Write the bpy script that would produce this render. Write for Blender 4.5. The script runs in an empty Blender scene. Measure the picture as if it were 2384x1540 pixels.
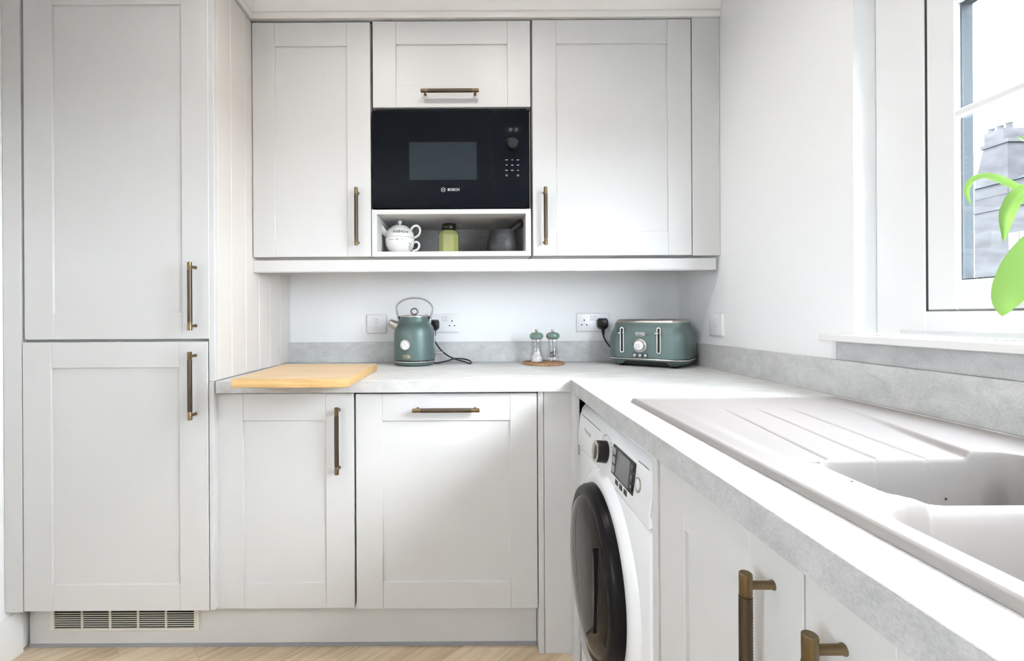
import bpy, bmesh, math, random
from mathutils import Vector, Matrix
random.seed(7)
scene = bpy.context.scene
col = scene.collection
PI = math.pi

# ------------------------------------------------------------------ camera
FP, CX, CY, ROLL, ZC = 1070.0, 1104.33, 736.52, -0.0054, 1.108
IW, IH = 2384, 1540
cr, sr = math.cos(ROLL), math.sin(ROLL)
cam = bpy.data.cameras.new('camera')
cam.sensor_fit = 'HORIZONTAL'
cam.sensor_width = 36.0
cam.lens = 36.0 * FP / IW
cam.shift_x = (IW / 2 - CX) / IW
cam.shift_y = -(IH / 2 - CY) / IW
cam.clip_start = 0.02
cam_ob = bpy.data.objects.new('camera', cam)
col.objects.link(cam_ob)
cam_ob.matrix_world = Matrix(((cr, -sr, 0, 0), (0, 0, -1, 0), (sr, cr, 0, ZC), (0, 0, 0, 1)))
scene.camera = cam_ob

# ------------------------------------------------------------------ sky, exposure
world = bpy.data.worlds.new('overcast_sky')
scene.world = world
world.use_nodes = True
bg = world.node_tree.nodes['Background']
bg.inputs[0].default_value = (0.87, 0.935, 1.0, 1)
bg.inputs[1].default_value = 24.0
scene.view_settings.view_transform = 'Standard'
scene.view_settings.look = 'None'
scene.view_settings.gamma = 1.0
scene.view_settings.use_curve_mapping = False
scene.view_settings.exposure = 0.75
scene.cycles.use_light_tree = False
scene.cycles.adaptive_threshold = 0.05
scene.cycles.max_bounces = 8
scene.cycles.glossy_bounces = 3
scene.cycles.caustics_reflective = False
scene.cycles.caustics_refractive = False


sun = bpy.data.lights.new('hazy_sun', 'SUN')
sun.energy = 2.0
sun.angle = math.radians(17)
sun.color = (1.0, 0.985, 0.96)
sun_ob = bpy.data.objects.new('hazy_sun', sun)
col.objects.link(sun_ob)
sun_ob.location = (6, -5, 6)
sun_ob.rotation_euler = Vector((0.72, -0.60, 0.56)).to_track_quat('Z', 'Y').to_euler()


# ------------------------------------------------------------------ measuring helpers
def W(u, v, Y):
    """point at depth Y seen at photograph pixel (u, v)"""
    q0, q2 = (u - CX) / FP * Y, -(v - CY) / FP * Y
    return Vector((cr * q0 - sr * q2, Y, ZC + sr * q0 + cr * q2))


def WX(u, v, X):
    a, b = (u - CX) / FP, -(v - CY) / FP
    Y = X / (cr * a - sr * b)
    return W(u, v, Y)


def rect(u0, v0, u1, v1, Y):
    um, vm = (u0 + u1) / 2, (v0 + v1) / 2
    return W(u0, vm, Y).x, W(u1, vm, Y).x, W(um, v1, Y).z, W(um, v0, Y).z


# ------------------------------------------------------------------ materials
def new_mat(name):
    m = bpy.data.materials.new(name)
    m.use_nodes = True
    nt = m.node_tree
    return m, nt, nt.nodes['Principled BSDF']


def mat(name, c, rough=0.5, metal=0.0, bump=0.0, scale=(60, 60, 60), var=0.0, coat=0.0, spec=None, detail=3, emit=None):
    m, nt, b = new_mat(name)
    b.inputs['Base Color'].default_value = (*c, 1)
    b.inputs['Roughness'].default_value = rough
    b.inputs['Metallic'].default_value = metal
    b.inputs['Coat Weight'].default_value = coat
    if spec is not None:
        b.inputs['Specular IOR Level'].default_value = spec
    if emit:
        b.inputs['Emission Color'].default_value = (*emit[0], 1)
        b.inputs['Emission Strength'].default_value = emit[1]
    if bump or var:
        tc = nt.nodes.new('ShaderNodeTexCoord')
        mp = nt.nodes.new('ShaderNodeMapping')
        mp.inputs['Scale'].default_value = scale
        nz = nt.nodes.new('ShaderNodeTexNoise')
        nz.inputs['Scale'].default_value = 1.0
        nz.inputs['Detail'].default_value = detail
        nt.links.new(tc.outputs['Object'], mp.inputs[0])
        nt.links.new(mp.outputs[0], nz.inputs['Vector'])
        if bump:
            bp = nt.nodes.new('ShaderNodeBump')
            bp.inputs['Strength'].default_value = bump
            bp.inputs['Distance'].default_value = 0.002
            nt.links.new(nz.outputs['Fac'], bp.inputs['Height'])
            nt.links.new(bp.outputs[0], b.inputs['Normal'])
        if var:
            rp = nt.nodes.new('ShaderNodeValToRGB')
            rp.color_ramp.elements[0].position = 0.3
            rp.color_ramp.elements[1].position = 0.7
            rp.color_ramp.elements[0].color = (*[x * (1 - var) for x in c], 1)
            rp.color_ramp.elements[1].color = (*[min(1, x * (1 + var)) for x in c], 1)
            nt.links.new(nz.outputs['Fac'], rp.inputs[0])
            nt.links.new(rp.outputs[0], b.inputs['Base Color'])
    return m


def concrete_mat(name, dark, light, stretch=(1, 1, 1), rough=0.55):
    m, nt, b = new_mat(name)
    N, L = nt.nodes, nt.links
    tc = N.new('ShaderNodeTexCoord')
    mp = N.new('ShaderNodeMapping'); mp.inputs['Scale'].default_value = stretch
    n1 = N.new('ShaderNodeTexNoise'); n1.inputs['Scale'].default_value = 7; n1.inputs['Detail'].default_value = 8; n1.inputs['Roughness'].default_value = 0.65; n1.inputs['Distortion'].default_value = 0.6
    n2 = N.new('ShaderNodeTexNoise'); n2.inputs['Scale'].default_value = 130; n2.inputs['Detail'].default_value = 4
    mx = N.new('ShaderNodeMath'); mx.operation = 'MULTIPLY_ADD'; mx.inputs[1].default_value = 0.45
    ad = N.new('ShaderNodeMath'); ad.operation = 'MULTIPLY'; ad.inputs[1].default_value = 0.62
    rp = N.new('ShaderNodeValToRGB')
    rp.color_ramp.elements[0].position = 0.38; rp.color_ramp.elements[0].color = (*dark, 1)
    rp.color_ramp.elements[1].position = 0.66; rp.color_ramp.elements[1].color = (*light, 1)
    L.new(tc.outputs['Object'], mp.inputs[0])
    L.new(mp.outputs[0], n1.inputs['Vector']); L.new(mp.outputs[0], n2.inputs['Vector'])
    L.new(n1.outputs['Fac'], ad.inputs[0])
    L.new(n2.outputs['Fac'], mx.inputs[0]); L.new(ad.outputs[0], mx.inputs[2])
    L.new(mx.outputs[0], rp.inputs[0]); L.new(rp.outputs[0], b.inputs['Base Color'])
    bp = N.new('ShaderNodeBump'); bp.inputs['Strength'].default_value = 0.12; bp.inputs['Distance'].default_value = 0.002
    L.new(n2.outputs['Fac'], bp.inputs['Height']); L.new(bp.outputs[0], b.inputs['Normal'])
    b.inputs['Roughness'].default_value = rough
    return m


def wood_mat(name, dark, light, scale, rough=0.5, per_object=0.0, bump=0.05):
    m, nt, b = new_mat(name)
    N, L = nt.nodes, nt.links
    tc = N.new('ShaderNodeTexCoord')
    mp = N.new('ShaderNodeMapping'); mp.inputs['Scale'].default_value = scale
    oi = N.new('ShaderNodeObjectInfo')
    cb = N.new('ShaderNodeVectorMath'); cb.operation = 'ADD'
    sc = N.new('ShaderNodeVectorMath'); sc.operation = 'SCALE'; sc.inputs['Scale'].default_value = 37.0
    L.new(oi.outputs['Random'], sc.inputs[0])
    L.new(tc.outputs['Object'], mp.inputs[0]); L.new(mp.outputs[0], cb.inputs[0]); L.new(sc.outputs[0], cb.inputs[1])
    nz = N.new('ShaderNodeTexNoise'); nz.inputs['Scale'].default_value = 1; nz.inputs['Detail'].default_value = 6; nz.inputs['Distortion'].default_value = 0.4
    L.new(cb.outputs[0], nz.inputs['Vector'])
    ma = N.new('ShaderNodeMath'); ma.operation = 'MULTIPLY_ADD'; ma.inputs[1].default_value = per_object
    sb = N.new('ShaderNodeMath'); sb.operation = 'SUBTRACT'; sb.inputs[1].default_value = per_object / 2
    L.new(oi.outputs['Random'], ma.inputs[0]); L.new(nz.outputs['Fac'], ma.inputs[2]); L.new(ma.outputs[0], sb.inputs[0])
    rp = N.new('ShaderNodeValToRGB')
    rp.color_ramp.elements[0].position = 0.28; rp.color_ramp.elements[0].color = (*dark, 1)
    rp.color_ramp.elements[1].position = 0.68; rp.color_ramp.elements[1].color = (*light, 1)
    L.new(sb.outputs[0], rp.inputs[0]); L.new(rp.outputs[0], b.inputs['Base Color'])
    bp = N.new('ShaderNodeBump'); bp.inputs['Strength'].default_value = bump; bp.inputs['Distance'].default_value = 0.002
    L.new(nz.outputs['Fac'], bp.inputs['Height']); L.new(bp.outputs[0], b.inputs['Normal'])
    b.inputs['Roughness'].default_value = rough
    return m


def glass_mat(name, c=(1, 1, 1), rough=0.0, ior=1.46):
    m, nt, b = new_mat(name)
    b.inputs['Base Color'].default_value = (*c, 1)
    b.inputs['Roughness'].default_value = rough
    b.inputs['IOR'].default_value = ior
    b.inputs['Transmission Weight'].default_value = 1.0
    return m


def pane_mat(name, tint=(0.96, 0.98, 0.98), refl=0.05):
    m = bpy.data.materials.new(name); m.use_nodes = True
    nt = m.node_tree; nt.nodes.clear()
    out = nt.nodes.new('ShaderNodeOutputMaterial')
    tr = nt.nodes.new('ShaderNodeBsdfTransparent'); tr.inputs[0].default_value = (*tint, 1)
    gl = nt.nodes.new('ShaderNodeBsdfGlossy'); gl.inputs['Roughness'].default_value = 0.0
    mx = nt.nodes.new('ShaderNodeMixShader'); mx.inputs[0].default_value = refl
    nt.links.new(tr.outputs[0], mx.inputs[1]); nt.links.new(gl.outputs[0], mx.inputs[2]); nt.links.new(mx.outputs[0], out.inputs[0])
    return m


M_paint = mat('cabinet_paint', (0.650, 0.648, 0.643), 0.42, bump=0.06, scale=(260, 260, 25))
M_paint_h = mat('cabinet_paint_cross_grain', (0.650, 0.648, 0.643), 0.42, bump=0.06, scale=(25, 25, 260))
M_cream = mat('cream_panel_paint', (0.70, 0.66, 0.62), 0.5, bump=0.05, scale=(200, 200, 15))
M_cornice = mat('cream_paint_lightened', (0.90, 0.87, 0.84), 0.5)  # lighter copy of the cream paint; brightness for the cornice put into colour
M_wall = mat('white_wall_paint', (0.915, 0.925, 0.935), 0.75)
M_ceil = mat('ceiling_paint', (0.88, 0.87, 0.86), 0.8)
M_upvc = mat('white_window_plastic', (0.88, 0.885, 0.89), 0.28)
M_skirt = mat('white_gloss_woodwork', (0.86, 0.86, 0.85), 0.3)
M_sill = mat('white_sill_laminate', (0.84, 0.83, 0.82), 0.35)
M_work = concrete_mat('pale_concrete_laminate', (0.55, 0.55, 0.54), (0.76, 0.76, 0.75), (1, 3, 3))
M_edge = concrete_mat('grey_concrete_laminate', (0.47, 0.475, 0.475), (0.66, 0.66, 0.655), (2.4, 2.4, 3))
M_lip_shaded = concrete_mat('grey_concrete_edge_shaded', (0.38, 0.385, 0.39), (0.54, 0.545, 0.55), (2.4, 2.4, 3))  # darker copy of the grey laminate; shade of right-hand edge put into colour
M_shelfback = concrete_mat('dark_concrete_laminate', (0.20, 0.195, 0.19), (0.34, 0.33, 0.32))
M_dark = mat('shadow_gap_black', (0.012, 0.012, 0.012), 0.8)
M_brass = mat('antique_brass', (0.20, 0.145, 0.08), 0.33, 1.0, var=0.15, scale=(300, 300, 20))
M_grip = mat('knurled_bronze', (0.105, 0.082, 0.06), 0.42, 1.0)
M_green = mat('green_enamel_metal', (0.108, 0.158, 0.152), 0.42, 0.35, coat=0.05)
M_green2 = mat('green_lacquer', (0.155, 0.235, 0.195), 0.2, 0, coat=0.3)
M_chrome = mat('chrome', (0.75, 0.75, 0.75), 0.12, 1.0)
M_steel = mat('brushed_steel', (0.55, 0.53, 0.50), 0.3, 1.0)
M_blackp = mat('black_plastic', (0.014, 0.014, 0.016), 0.35, spec=0.3)
M_rubber = mat('black_cable', (0.015, 0.015, 0.016), 0.5)
M_white_p = mat('white_socket_plastic', (0.84, 0.845, 0.86), 0.25)
M_face = mat('white_dial_face', (0.80, 0.80, 0.80), 0.3)
M_print = mat('pale_grey_print', (0.36, 0.38, 0.40), 0.5)
M_prdark = mat('dark_print', (0.05, 0.05, 0.06), 0.5)
M_grprint = mat('grey_print', (0.22, 0.23, 0.245), 0.5)
M_mwglass = mat('black_glass', (0.0035, 0.005, 0.008), 0.05, spec=0.12)
M_mwwin = mat('dark_blue_grey_glass', (0.022, 0.030, 0.037), 0.12, spec=0.15)
M_mwframe = mat('black_enamel', (0.008, 0.009, 0.012), 0.25)
M_wm = mat('white_appliance_enamel', (0.84, 0.86, 0.89), 0.18, coat=0.3)
M_wmglass = mat('tinted_door_glass', (0.020, 0.017, 0.015), 0.04, spec=0.12)
M_ring = mat('black_door_ring', (0.008, 0.008, 0.009), 0.3, spec=0.12)
M_display = mat('grey_display', (0.010, 0.011, 0.013), 0.2, spec=0.2)
M_sink = mat('beige_composite_sink', (0.285, 0.262, 0.25), 0.45, bump=0.04, scale=(700, 700, 700))
M_ceramic = mat('white_ceramic', (0.86, 0.85, 0.83), 0.08, coat=0.5)
M_wax = mat('pale_green_wax', (0.44, 0.45, 0.17), 0.4)
M_jar = pane_mat('smoky_jar_glass', (0.86, 0.87, 0.80), 0.08)
M_jarlid = mat('dark_bronze_lid', (0.03, 0.025, 0.018), 0.25, 0.6)
M_granite = mat('black_granite', (0.030, 0.031, 0.034), 0.42, bump=0.35, scale=(260, 260, 260), var=0.9)
M_cork = mat('cork', (0.34, 0.19, 0.10), 0.85, bump=0.5, scale=(220, 220, 220), var=0.7)
M_clear = pane_mat('clear_acrylic', (0.97, 0.98, 0.98), 0.14)
M_salt = mat('salt', (0.85, 0.85, 0.86), 0.9)
M_pepper = mat('peppercorn', (0.05, 0.04, 0.035), 0.7)
M_bamboo = wood_mat('bamboo_top', (0.60, 0.42, 0.23), (0.78, 0.58, 0.36), (5, 34, 34), 0.45)
M_bamboo_e = wood_mat('bamboo_edge', (0.50, 0.30, 0.11), (0.74, 0.48, 0.20), (6, 60, 160), 0.45)
M_oak = wood_mat('oak_laminate', (0.44, 0.33, 0.21), (0.66, 0.535, 0.38), (3.5, 48, 48), 0.42, 0.35)
M_floorbase = mat('floor_joint', (0.12, 0.085, 0.05), 0.8)
M_plinthseal = mat('grey_plinth_seal', (0.30, 0.30, 0.32), 0.4)
M_vent = mat('ivory_vent_plastic', (0.72, 0.70, 0.63), 0.4)
M_glass = pane_mat('window_pane', (0.97, 0.98, 0.99), 0.05)
M_spacer = mat('grey_spacer', (0.048, 0.055, 0.060), 0.5, spec=0.0)
M_leaf = None
M_stone = mat('weathered_stone', (0.033, 0.033, 0.034), 0.9, var=0.22, scale=(0.8, 0.8, 2.2), detail=6, spec=0.0)
M_slate = mat('slate', (0.025, 0.027, 0.030), 0.8, var=0.25, scale=(2, 2, 14), spec=0.0)
M_ground = mat('street_paving', (0.05, 0.052, 0.055), 0.9, var=0.2, scale=(0.6, 0.6, 0.6), spec=0.0)
M_bwin = mat('far_window_white', (0.06, 0.06, 0.062), 0.5, spec=0.0)
M_bpane = mat('far_window_pane', (0.015, 0.016, 0.018), 0.3)
M_water = glass_mat('water', (1, 1, 1), 0.0, 1.33)
M_terracotta = mat('white_plant_pot', (0.80, 0.79, 0.77), 0.35)
M_soil = mat('soil', (0.05, 0.035, 0.025), 0.95, bump=0.6, scale=(150, 150, 150))


def leaf_mat():
    m, nt, b = new_mat('bright_leaf')
    b.inputs['Base Color'].default_value = (0.20, 0.33, 0.085, 1)
    b.inputs['Roughness'].default_value = 0.4
    tl = nt.nodes.new('ShaderNodeBsdfTranslucent'); tl.inputs[0].default_value = (0.26, 0.40, 0.11, 1)
    mx = nt.nodes.new('ShaderNodeMixShader'); mx.inputs[0].default_value = 0.30
    out = nt.nodes['Material Output']
    nt.links.new(b.outputs[0], mx.inputs[1]); nt.links.new(tl.outputs[0], mx.inputs[2]); nt.links.new(mx.outputs[0], out.inputs[0])
    return m


M_leaf = leaf_mat()

# ------------------------------------------------------------------ object helpers
WMX = {}


def finish(me, angle=35):
    me.polygons.foreach_set('use_smooth', [True] * len(me.polygons))
    me.set_sharp_from_angle(angle=math.radians(angle))
    me.update()


def to_mesh(name, bm, m, angle=35):
    bmesh.ops.recalc_face_normals(bm, faces=bm.faces)
    me = bpy.data.meshes.new(name)
    bm.to_mesh(me); bm.free()
    if m: me.materials.append(m)
    finish(me, angle)
    return me


def tag(o, label=None, cat=None, group=None, kind=None):
    if label: o['label'] = label
    if cat: o['category'] = cat
    if group: o['group'] = group
    if kind: o['kind'] = kind
    return o


def thing(name, loc, label=None, cat=None, group=None, rz=0.0, kind=None):
    o = bpy.data.objects.new(name, None)
    o.empty_display_size = 0.05
    col.objects.link(o)
    o.location = loc; o.rotation_euler = (0, 0, rz)
    WMX[o.name] = Matrix.Translation(loc) @ Matrix.Rotation(rz, 4, 'Z')
    return tag(o, label, cat, group, kind)


def obj(name, bm, m, parent=None, local=False, angle=35, M=None):
    """world-space bmesh -> object; with local=True the mesh is in its parent's space"""
    me = bm if isinstance(bm, bpy.types.Mesh) else to_mesh(name, bm, m, angle)
    o = bpy.data.objects.new(name, me)
    col.objects.link(o)
    if parent is None:
        xs = [v.co for v in me.vertices]
        lo = Vector((min(v.x for v in xs), min(v.y for v in xs), min(v.z for v in xs)))
        hi = Vector((max(v.x for v in xs), max(v.y for v in xs), max(v.z for v in xs)))
        c = Vector(((lo.x + hi.x) / 2, (lo.y + hi.y) / 2, lo.z))
        me.transform(Matrix.Translation(-c)); o.location = c
        WMX[o.name] = Matrix.Translation(c)
        return o
    o.parent = parent
    pw = WMX[parent.name]
    if local:
        if M is not None: o.matrix_basis = M
        WMX[o.name] = pw @ (M if M is not None else Matrix.Identity(4))
    else:
        o.matrix_parent_inverse = pw.inverted()
        if M is not None: o.matrix_basis = M
        WMX[o.name] = M if M is not None else Matrix.Identity(4)
    return o


def box(bm, x0, x1, y0, y1, z0, z1, bev=0.0, seg=1):
    x0, x1 = min(x0, x1), max(x0, x1); y0, y1 = min(y0, y1), max(y0, y1); z0, z1 = min(z0, z1), max(z0, z1)
    vs = [bm.verts.new((x, y, z)) for x in (x0, x1) for y in (y0, y1) for z in (z0, z1)]
    fs = [(0, 1, 3, 2), (4, 6, 7, 5), (0, 4, 5, 1), (2, 3, 7, 6), (0, 2, 6, 4), (1, 5, 7, 3)]
    faces = [bm.faces.new([vs[i] for i in f]) for f in fs]
    if bev:
        es = list({e for f in faces for e in f.edges})
        bmesh.ops.bevel(bm, geom=es, offset=bev, segments=seg, profile=0.5, affect='EDGES')
    return bm


def B(*a, **k):
    return box(bmesh.new(), *a, **k)


def lathe(bm, prof, n=48, M=None, a0=0.0, a1=2 * PI):
    """profile of (r, z) revolved about z"""
    full = abs(a1 - a0 - 2 * PI) < 1e-6
    rings = []
    cnt = n if full else n + 1
    for r, z in prof:
        if r < 1e-7:
            v = bm.verts.new((0, 0, z)); rings.append([v] * cnt)
        else:
            rings.append([bm.verts.new((r * math.cos(a0 + (a1 - a0) * i / n), r * math.sin(a0 + (a1 - a0) * i / n), z)) for i in range(cnt)])
    new = {v for r in rings for v in r}
    for a, b in zip(rings, rings[1:]):
        for i in range(n):
            j = (i + 1) % cnt
            q = []
            for v in (a[i], a[j], b[j], b[i]):
                if v not in q: q.append(v)
            if len(q) > 2:
                try: bm.faces.new(q)
                except ValueError: pass
    if M is not None:
        bmesh.ops.transform(bm, matrix=M, verts=list(new))
    return bm


def crom(pts, k=8):
    pts = [Vector(p) for p in pts]
    P = [2 * pts[0] - pts[1]] + pts + [2 * pts[-1] - pts[-2]]
    out = []
    for i in range(1, len(P) - 2):
        p0, p1, p2, p3 = P[i - 1:i + 3]
        for j in range(k):
            t = j / k
            out.append(0.5 * ((2 * p1) + (-p0 + p2) * t + (2 * p0 - 5 * p1 + 4 * p2 - p3) * t * t + (-p0 + 3 * p1 - 3 * p2 + p3) * t ** 3))
    out.append(pts[-1])
    return out


def sweep(bm, path, ra, rb=None, n=12, fixed=None, closed=False, cap=True):
    """elliptical tube; ra along `fixed` x tangent, rb along fixed"""
    path = [Vector(p) for p in path]
    N = len(path)
    rings = []
    nrm = None
    for i, p in enumerate(path):
        if closed: t = path[(i + 1) % N] - path[(i - 1) % N]
        else: t = path[min(i + 1, N - 1)] - path[max(i - 1, 0)]
        t.normalize()
        if fixed is not None:
            b = Vector(fixed); b = (b - t * b.dot(t)).normalized()
        else:
            if nrm is None:
                nrm = t.orthogonal().normalized()
            nrm = (nrm - t * nrm.dot(t)).normalized()
            b = nrm
        a = t.cross(b)
        A = ra[i] if isinstance(ra, (list, tuple)) else ra
        Bq = A if rb is None else (rb[i] if isinstance(rb, (list, tuple)) else rb)
        rings.append([bm.verts.new(p + a * A * math.cos(2 * PI * j / n) + b * Bq * math.sin(2 * PI * j / n)) for j in range(n)])
    rng = range(N) if closed else range(N - 1)
    for i in rng:
        r0, r1 = rings[i], rings[(i + 1) % N]
        for j in range(n):
            bm.faces.new((r0[j], r0[(j + 1) % n], r1[(j + 1) % n], r1[j]))
    if cap and not closed:
        bm.faces.new(rings[0]); bm.faces.new(rings[-1])
    return bm


def extrude_poly(bm, pts, f):
    """pts 2-D polygon; f(p, 0/1) -> 3-D"""
    a = [bm.verts.new(f(p, 0)) for p in pts]; b = [bm.verts.new(f(p, 1)) for p in pts]
    n = len(pts)
    for i in range(n):
        bm.faces.new((a[i], a[(i + 1) % n], b[(i + 1) % n], b[i]))
    bm.faces.new(a); bm.faces.new(b)
    return bm


def rrect(w, h, r, k=6, cx=0, cy=0):
    pts = []
    for sx, sy, a in ((1, 1, 0), (-1, 1, PI / 2), (-1, -1, PI), (1, -1, 1.5 * PI)):
        for i in range(k + 1):
            t = a + PI / 2 * i / k
            pts.append((cx + sx * (w / 2 - r) + r * math.cos(t), cy + sy * (h / 2 - r) + r * math.sin(t)))
    return pts


def face_M(origin, right, up):
    r = Vector(right).normalized(); u = Vector(up).normalized(); n = r.cross(u)
    return Matrix(((r.x, u.x, n.x, origin[0]), (r.y, u.y, n.y, origin[1]), (r.z, u.z, n.z, origin[2]), (0, 0, 0, 1)))


def text_bm(s, size, ext=0.0004, align='CENTER', shear=0.0, bold=0.0):
    cu = bpy.data.curves.new('t', 'FONT')
    cu.body = s; cu.size = size; cu.extrude = ext; cu.align_x = align; cu.align_y = 'CENTER'; cu.shear = shear; cu.offset = bold
    cu.resolution_u = 3
    to = bpy.data.objects.new('t', cu)
    col.objects.link(to)
    bpy.context.view_layer.update()
    me = bpy.data.meshes.new_from_object(to.evaluated_get(bpy.context.evaluated_depsgraph_get()))
    bm = bmesh.new(); bm.from_mesh(me)
    bpy.data.objects.remove(to); bpy.data.curves.remove(cu); bpy.data.meshes.remove(me)
    return bm


def ring_outline(bm, pts_o, pts_i, h):
    n = len(pts_o)
    vo = [[bm.verts.new((p[0], p[1], z)) for p in pts_o] for z in (0, h)]
    vi = [[bm.verts.new((p[0], p[1], z)) for p in pts_i] for z in (0, h)]
    for i in range(n):
        j = (i + 1) % n
        bm.faces.new((vo[1][i], vo[1][j], vi[1][j], vi[1][i]))
        bm.faces.new((vo[0][i], vo[0][j], vo[1][j], vo[1][i]))
        bm.faces.new((vi[0][i], vi[0][j], vi[1][j], vi[1][i]))
    return bm


def wrap(bm, R, th0):
    """flat decal (x right, y up, z out) wrapped on a vertical cylinder about z; th0 measured from -Y towards +X"""
    for v in bm.verts:
        x, y, z = v.co
        t = th0 + x / R
        v.co = ((R + z) * math.sin(t), -(R + z) * math.cos(t), y)
    return bm


# ------------------------------------------------------------------ main dimensions (metres, floor = 0)
D_B, D_F, D_T, D_W = 1.506, 1.486, 1.482, 1.737          # base doors, worktop edge, tall doors, wall doors
D_U, D_BACK = 2.074, 2.092                                # upstand face, back wall
X_P, X_E, X_U, X_R, X_L = -0.838, 0.3106, 0.915, 0.933, -1.522
Z_T, Z_TB = 0.9015, 0.862
Z_UP = 0.992
Y_REAR, Z_CEIL = -2.5, 2.44
X_D = 0.330                                               # right-run door faces

# ------------------------------------------------------------------ room shell
fl = tag(obj('floor', B(X_L - .1, X_R + .1, Y_REAR - .1, D_BACK + .1, -.12, -.004), M_floorbase), kind='structure')
tag(obj('ceiling', B(X_L - .1, X_R + .25, Y_REAR - .1, D_BACK + .1, Z_CEIL, Z_CEIL + .12), M_ceil), kind='structure')
tag(obj('wall_back', B(X_L - .1, X_R + .25, D_BACK, D_BACK + .12, -.004, Z_CEIL), M_wall), kind='structure')
LY0, LY1, LZ0, LZ1 = -1.35, -0.80, 0.95, 2.0             # unseen window behind the camera, added and sized as fill from the left
bm = bmesh.new()
box(bm, X_L - .12, X_L, LY1, D_BACK, -.004, Z_CEIL); box(bm, X_L - .12, X_L, Y_REAR, LY0, -.004, Z_CEIL)
box(bm, X_L - .12, X_L, LY0, LY1, LZ1, Z_CEIL); box(bm, X_L - .12, X_L, LY0, LY1, -.004, LZ0)
tag(obj('wall_left', bm, M_wall), kind='structure')
w2 = thing('unseen_fill_window', (X_L - .06, (LY0 + LY1) / 2, LZ0), kind='structure')
bm = bmesh.new()
box(bm, X_L - .09, X_L - .03, LY0, LY0 + .05, LZ0, LZ1); box(bm, X_L - .09, X_L - .03, LY1 - .05, LY1, LZ0, LZ1)
box(bm, X_L - .09, X_L - .03, LY0 + .05, LY1 - .05, LZ0, LZ0 + .05); box(bm, X_L - .09, X_L - .03, LY0 + .05, LY1 - .05, LZ1 - .05, LZ1)
obj('frame', bm, M_upvc, w2)
obj('pane', B(X_L - .065, X_L - .055, LY0 + .05, LY1 - .05, LZ0 + .05, LZ1 - .05), M_glass, w2)
# right wall with window opening
WY0, WY1, WZ0, WZ1 = -0.40, WX(1987, 400, X_R).y, 1.058, 1.93
bm = bmesh.new()
T = 0.20
box(bm, X_R, X_R + T, WY1, D_BACK, -.004, Z_CEIL)
box(bm, X_R, X_R + T, Y_REAR, WY0, -.004, Z_CEIL)
box(bm, X_R, X_R + T, WY0, WY1, -.004, WZ0 - .02)
box(bm, X_R, X_R + T, WY0, WY1, WZ1, Z_CEIL)
tag(obj('wall_right', bm, M_wall), kind='structure')
tag(obj('wall_rear', B(X_L - .12, X_R + .2, Y_REAR - .12, Y_REAR, -.004, Z_CEIL), M_wall), kind='structure')

# recessed ceiling spotlights outside the frame, added to lift the upper cabinets
LAMP_W = 2.5
M_lamp = mat('lamp_lens', (0.9, 0.88, 0.84), 0.4, emit=((1.0, 0.86, 0.70), 12.0))
for i, (lx, ly) in enumerate(((-.42, 1.08), (.14, 1.08), (-1.25, -.75), (.70, -.75))):
    t = thing('unseen_spotlight', (lx, ly, Z_CEIL), ('unseen recessed ceiling spotlight above the middle of the kitchen floor', 'unseen recessed ceiling spotlight above the washing machine', 'unseen recessed ceiling spotlight behind the camera by the unseen left window', 'unseen recessed ceiling spotlight behind the camera by the sink wall')[i], 'light', 'unseen ceiling spotlights')
    obj('bezel', lathe(bmesh.new(), [(.036, -.0005), (.046, -.0005), (.046, -.004), (.037, -.007), (.036, -.0005)], 32), M_chrome, t, local=True)
    obj('lens', lathe(bmesh.new(), [(.0355, -.003), (0, -.003)], 24), M_lamp, t, local=True)
    la = bpy.data.lights.new('unseen_spotlight_bulb', 'AREA'); la.shape = 'DISK'; la.size = .06; la.energy = LAMP_W; la.color = (1.0, .945, .89); la.spread = math.radians(150)
    lo = bpy.data.objects.new('unseen_spotlight_bulb', la); col.objects.link(lo); lo.parent = t; lo.location = (0, 0, -.009)

# floor planks, laid on the diagonal
pw, pl = 0.128, 0.70
ca, sa = math.cos(PI / 4), math.sin(PI / 4)
cnt = 0
for i in range(-24, 25):
    off = (i * 0.37) % 1.0 * pl
    for j in range(-6, 7):
        a0, a1 = j * pl + off, (j + 1) * pl + off
        b0, b1 = i * pw, (i + 1) * pw
        bm = bmesh.new()
        box(bm, a0 + .0004, a1 - .0004, b0 + .0004, b1 - .0004, -.004, 0)
        bmesh.ops.rotate(bm, verts=bm.verts, cent=(0, 0, 0), matrix=Matrix.Rotation(PI / 4, 3, 'Z'))
        bmesh.ops.translate(bm, verts=bm.verts, vec=(-.3, .2, 0))
        dead = False
        for co, no in (((X_L, 0, 0), (-1, 0, 0)), ((X_R, 0, 0), (1, 0, 0)), ((0, Y_REAR, 0), (0, -1, 0)), ((0, 1.60, 0), (0, 1, 0))):
            g = bmesh.ops.bisect_plane(bm, geom=bm.verts[:] + bm.edges[:] + bm.faces[:], plane_co=co, plane_no=no, clear_outer=True)
            ce = [e for e in g['geom_cut'] if isinstance(e, bmesh.types.BMEdge)]
            if not bm.faces: dead = True; break
            if ce: bmesh.ops.contextual_create(bm, geom=ce)
        if dead or not bm.faces: bm.free(); continue
        # bring grain along the plank: keep mesh in plank space
        bmesh.ops.translate(bm, verts=bm.verts, vec=(.3, -.2, 0))
        bmesh.ops.rotate(bm, verts=bm.verts, cent=(0, 0, 0), matrix=Matrix.Rotation(-PI / 4, 3, 'Z'))
        obj('plank', bm, M_oak, fl, M=Matrix.Translation((-.3, .2, 0)) @ Matrix.Rotation(PI / 4, 4, 'Z'))
        cnt += 1

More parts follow.
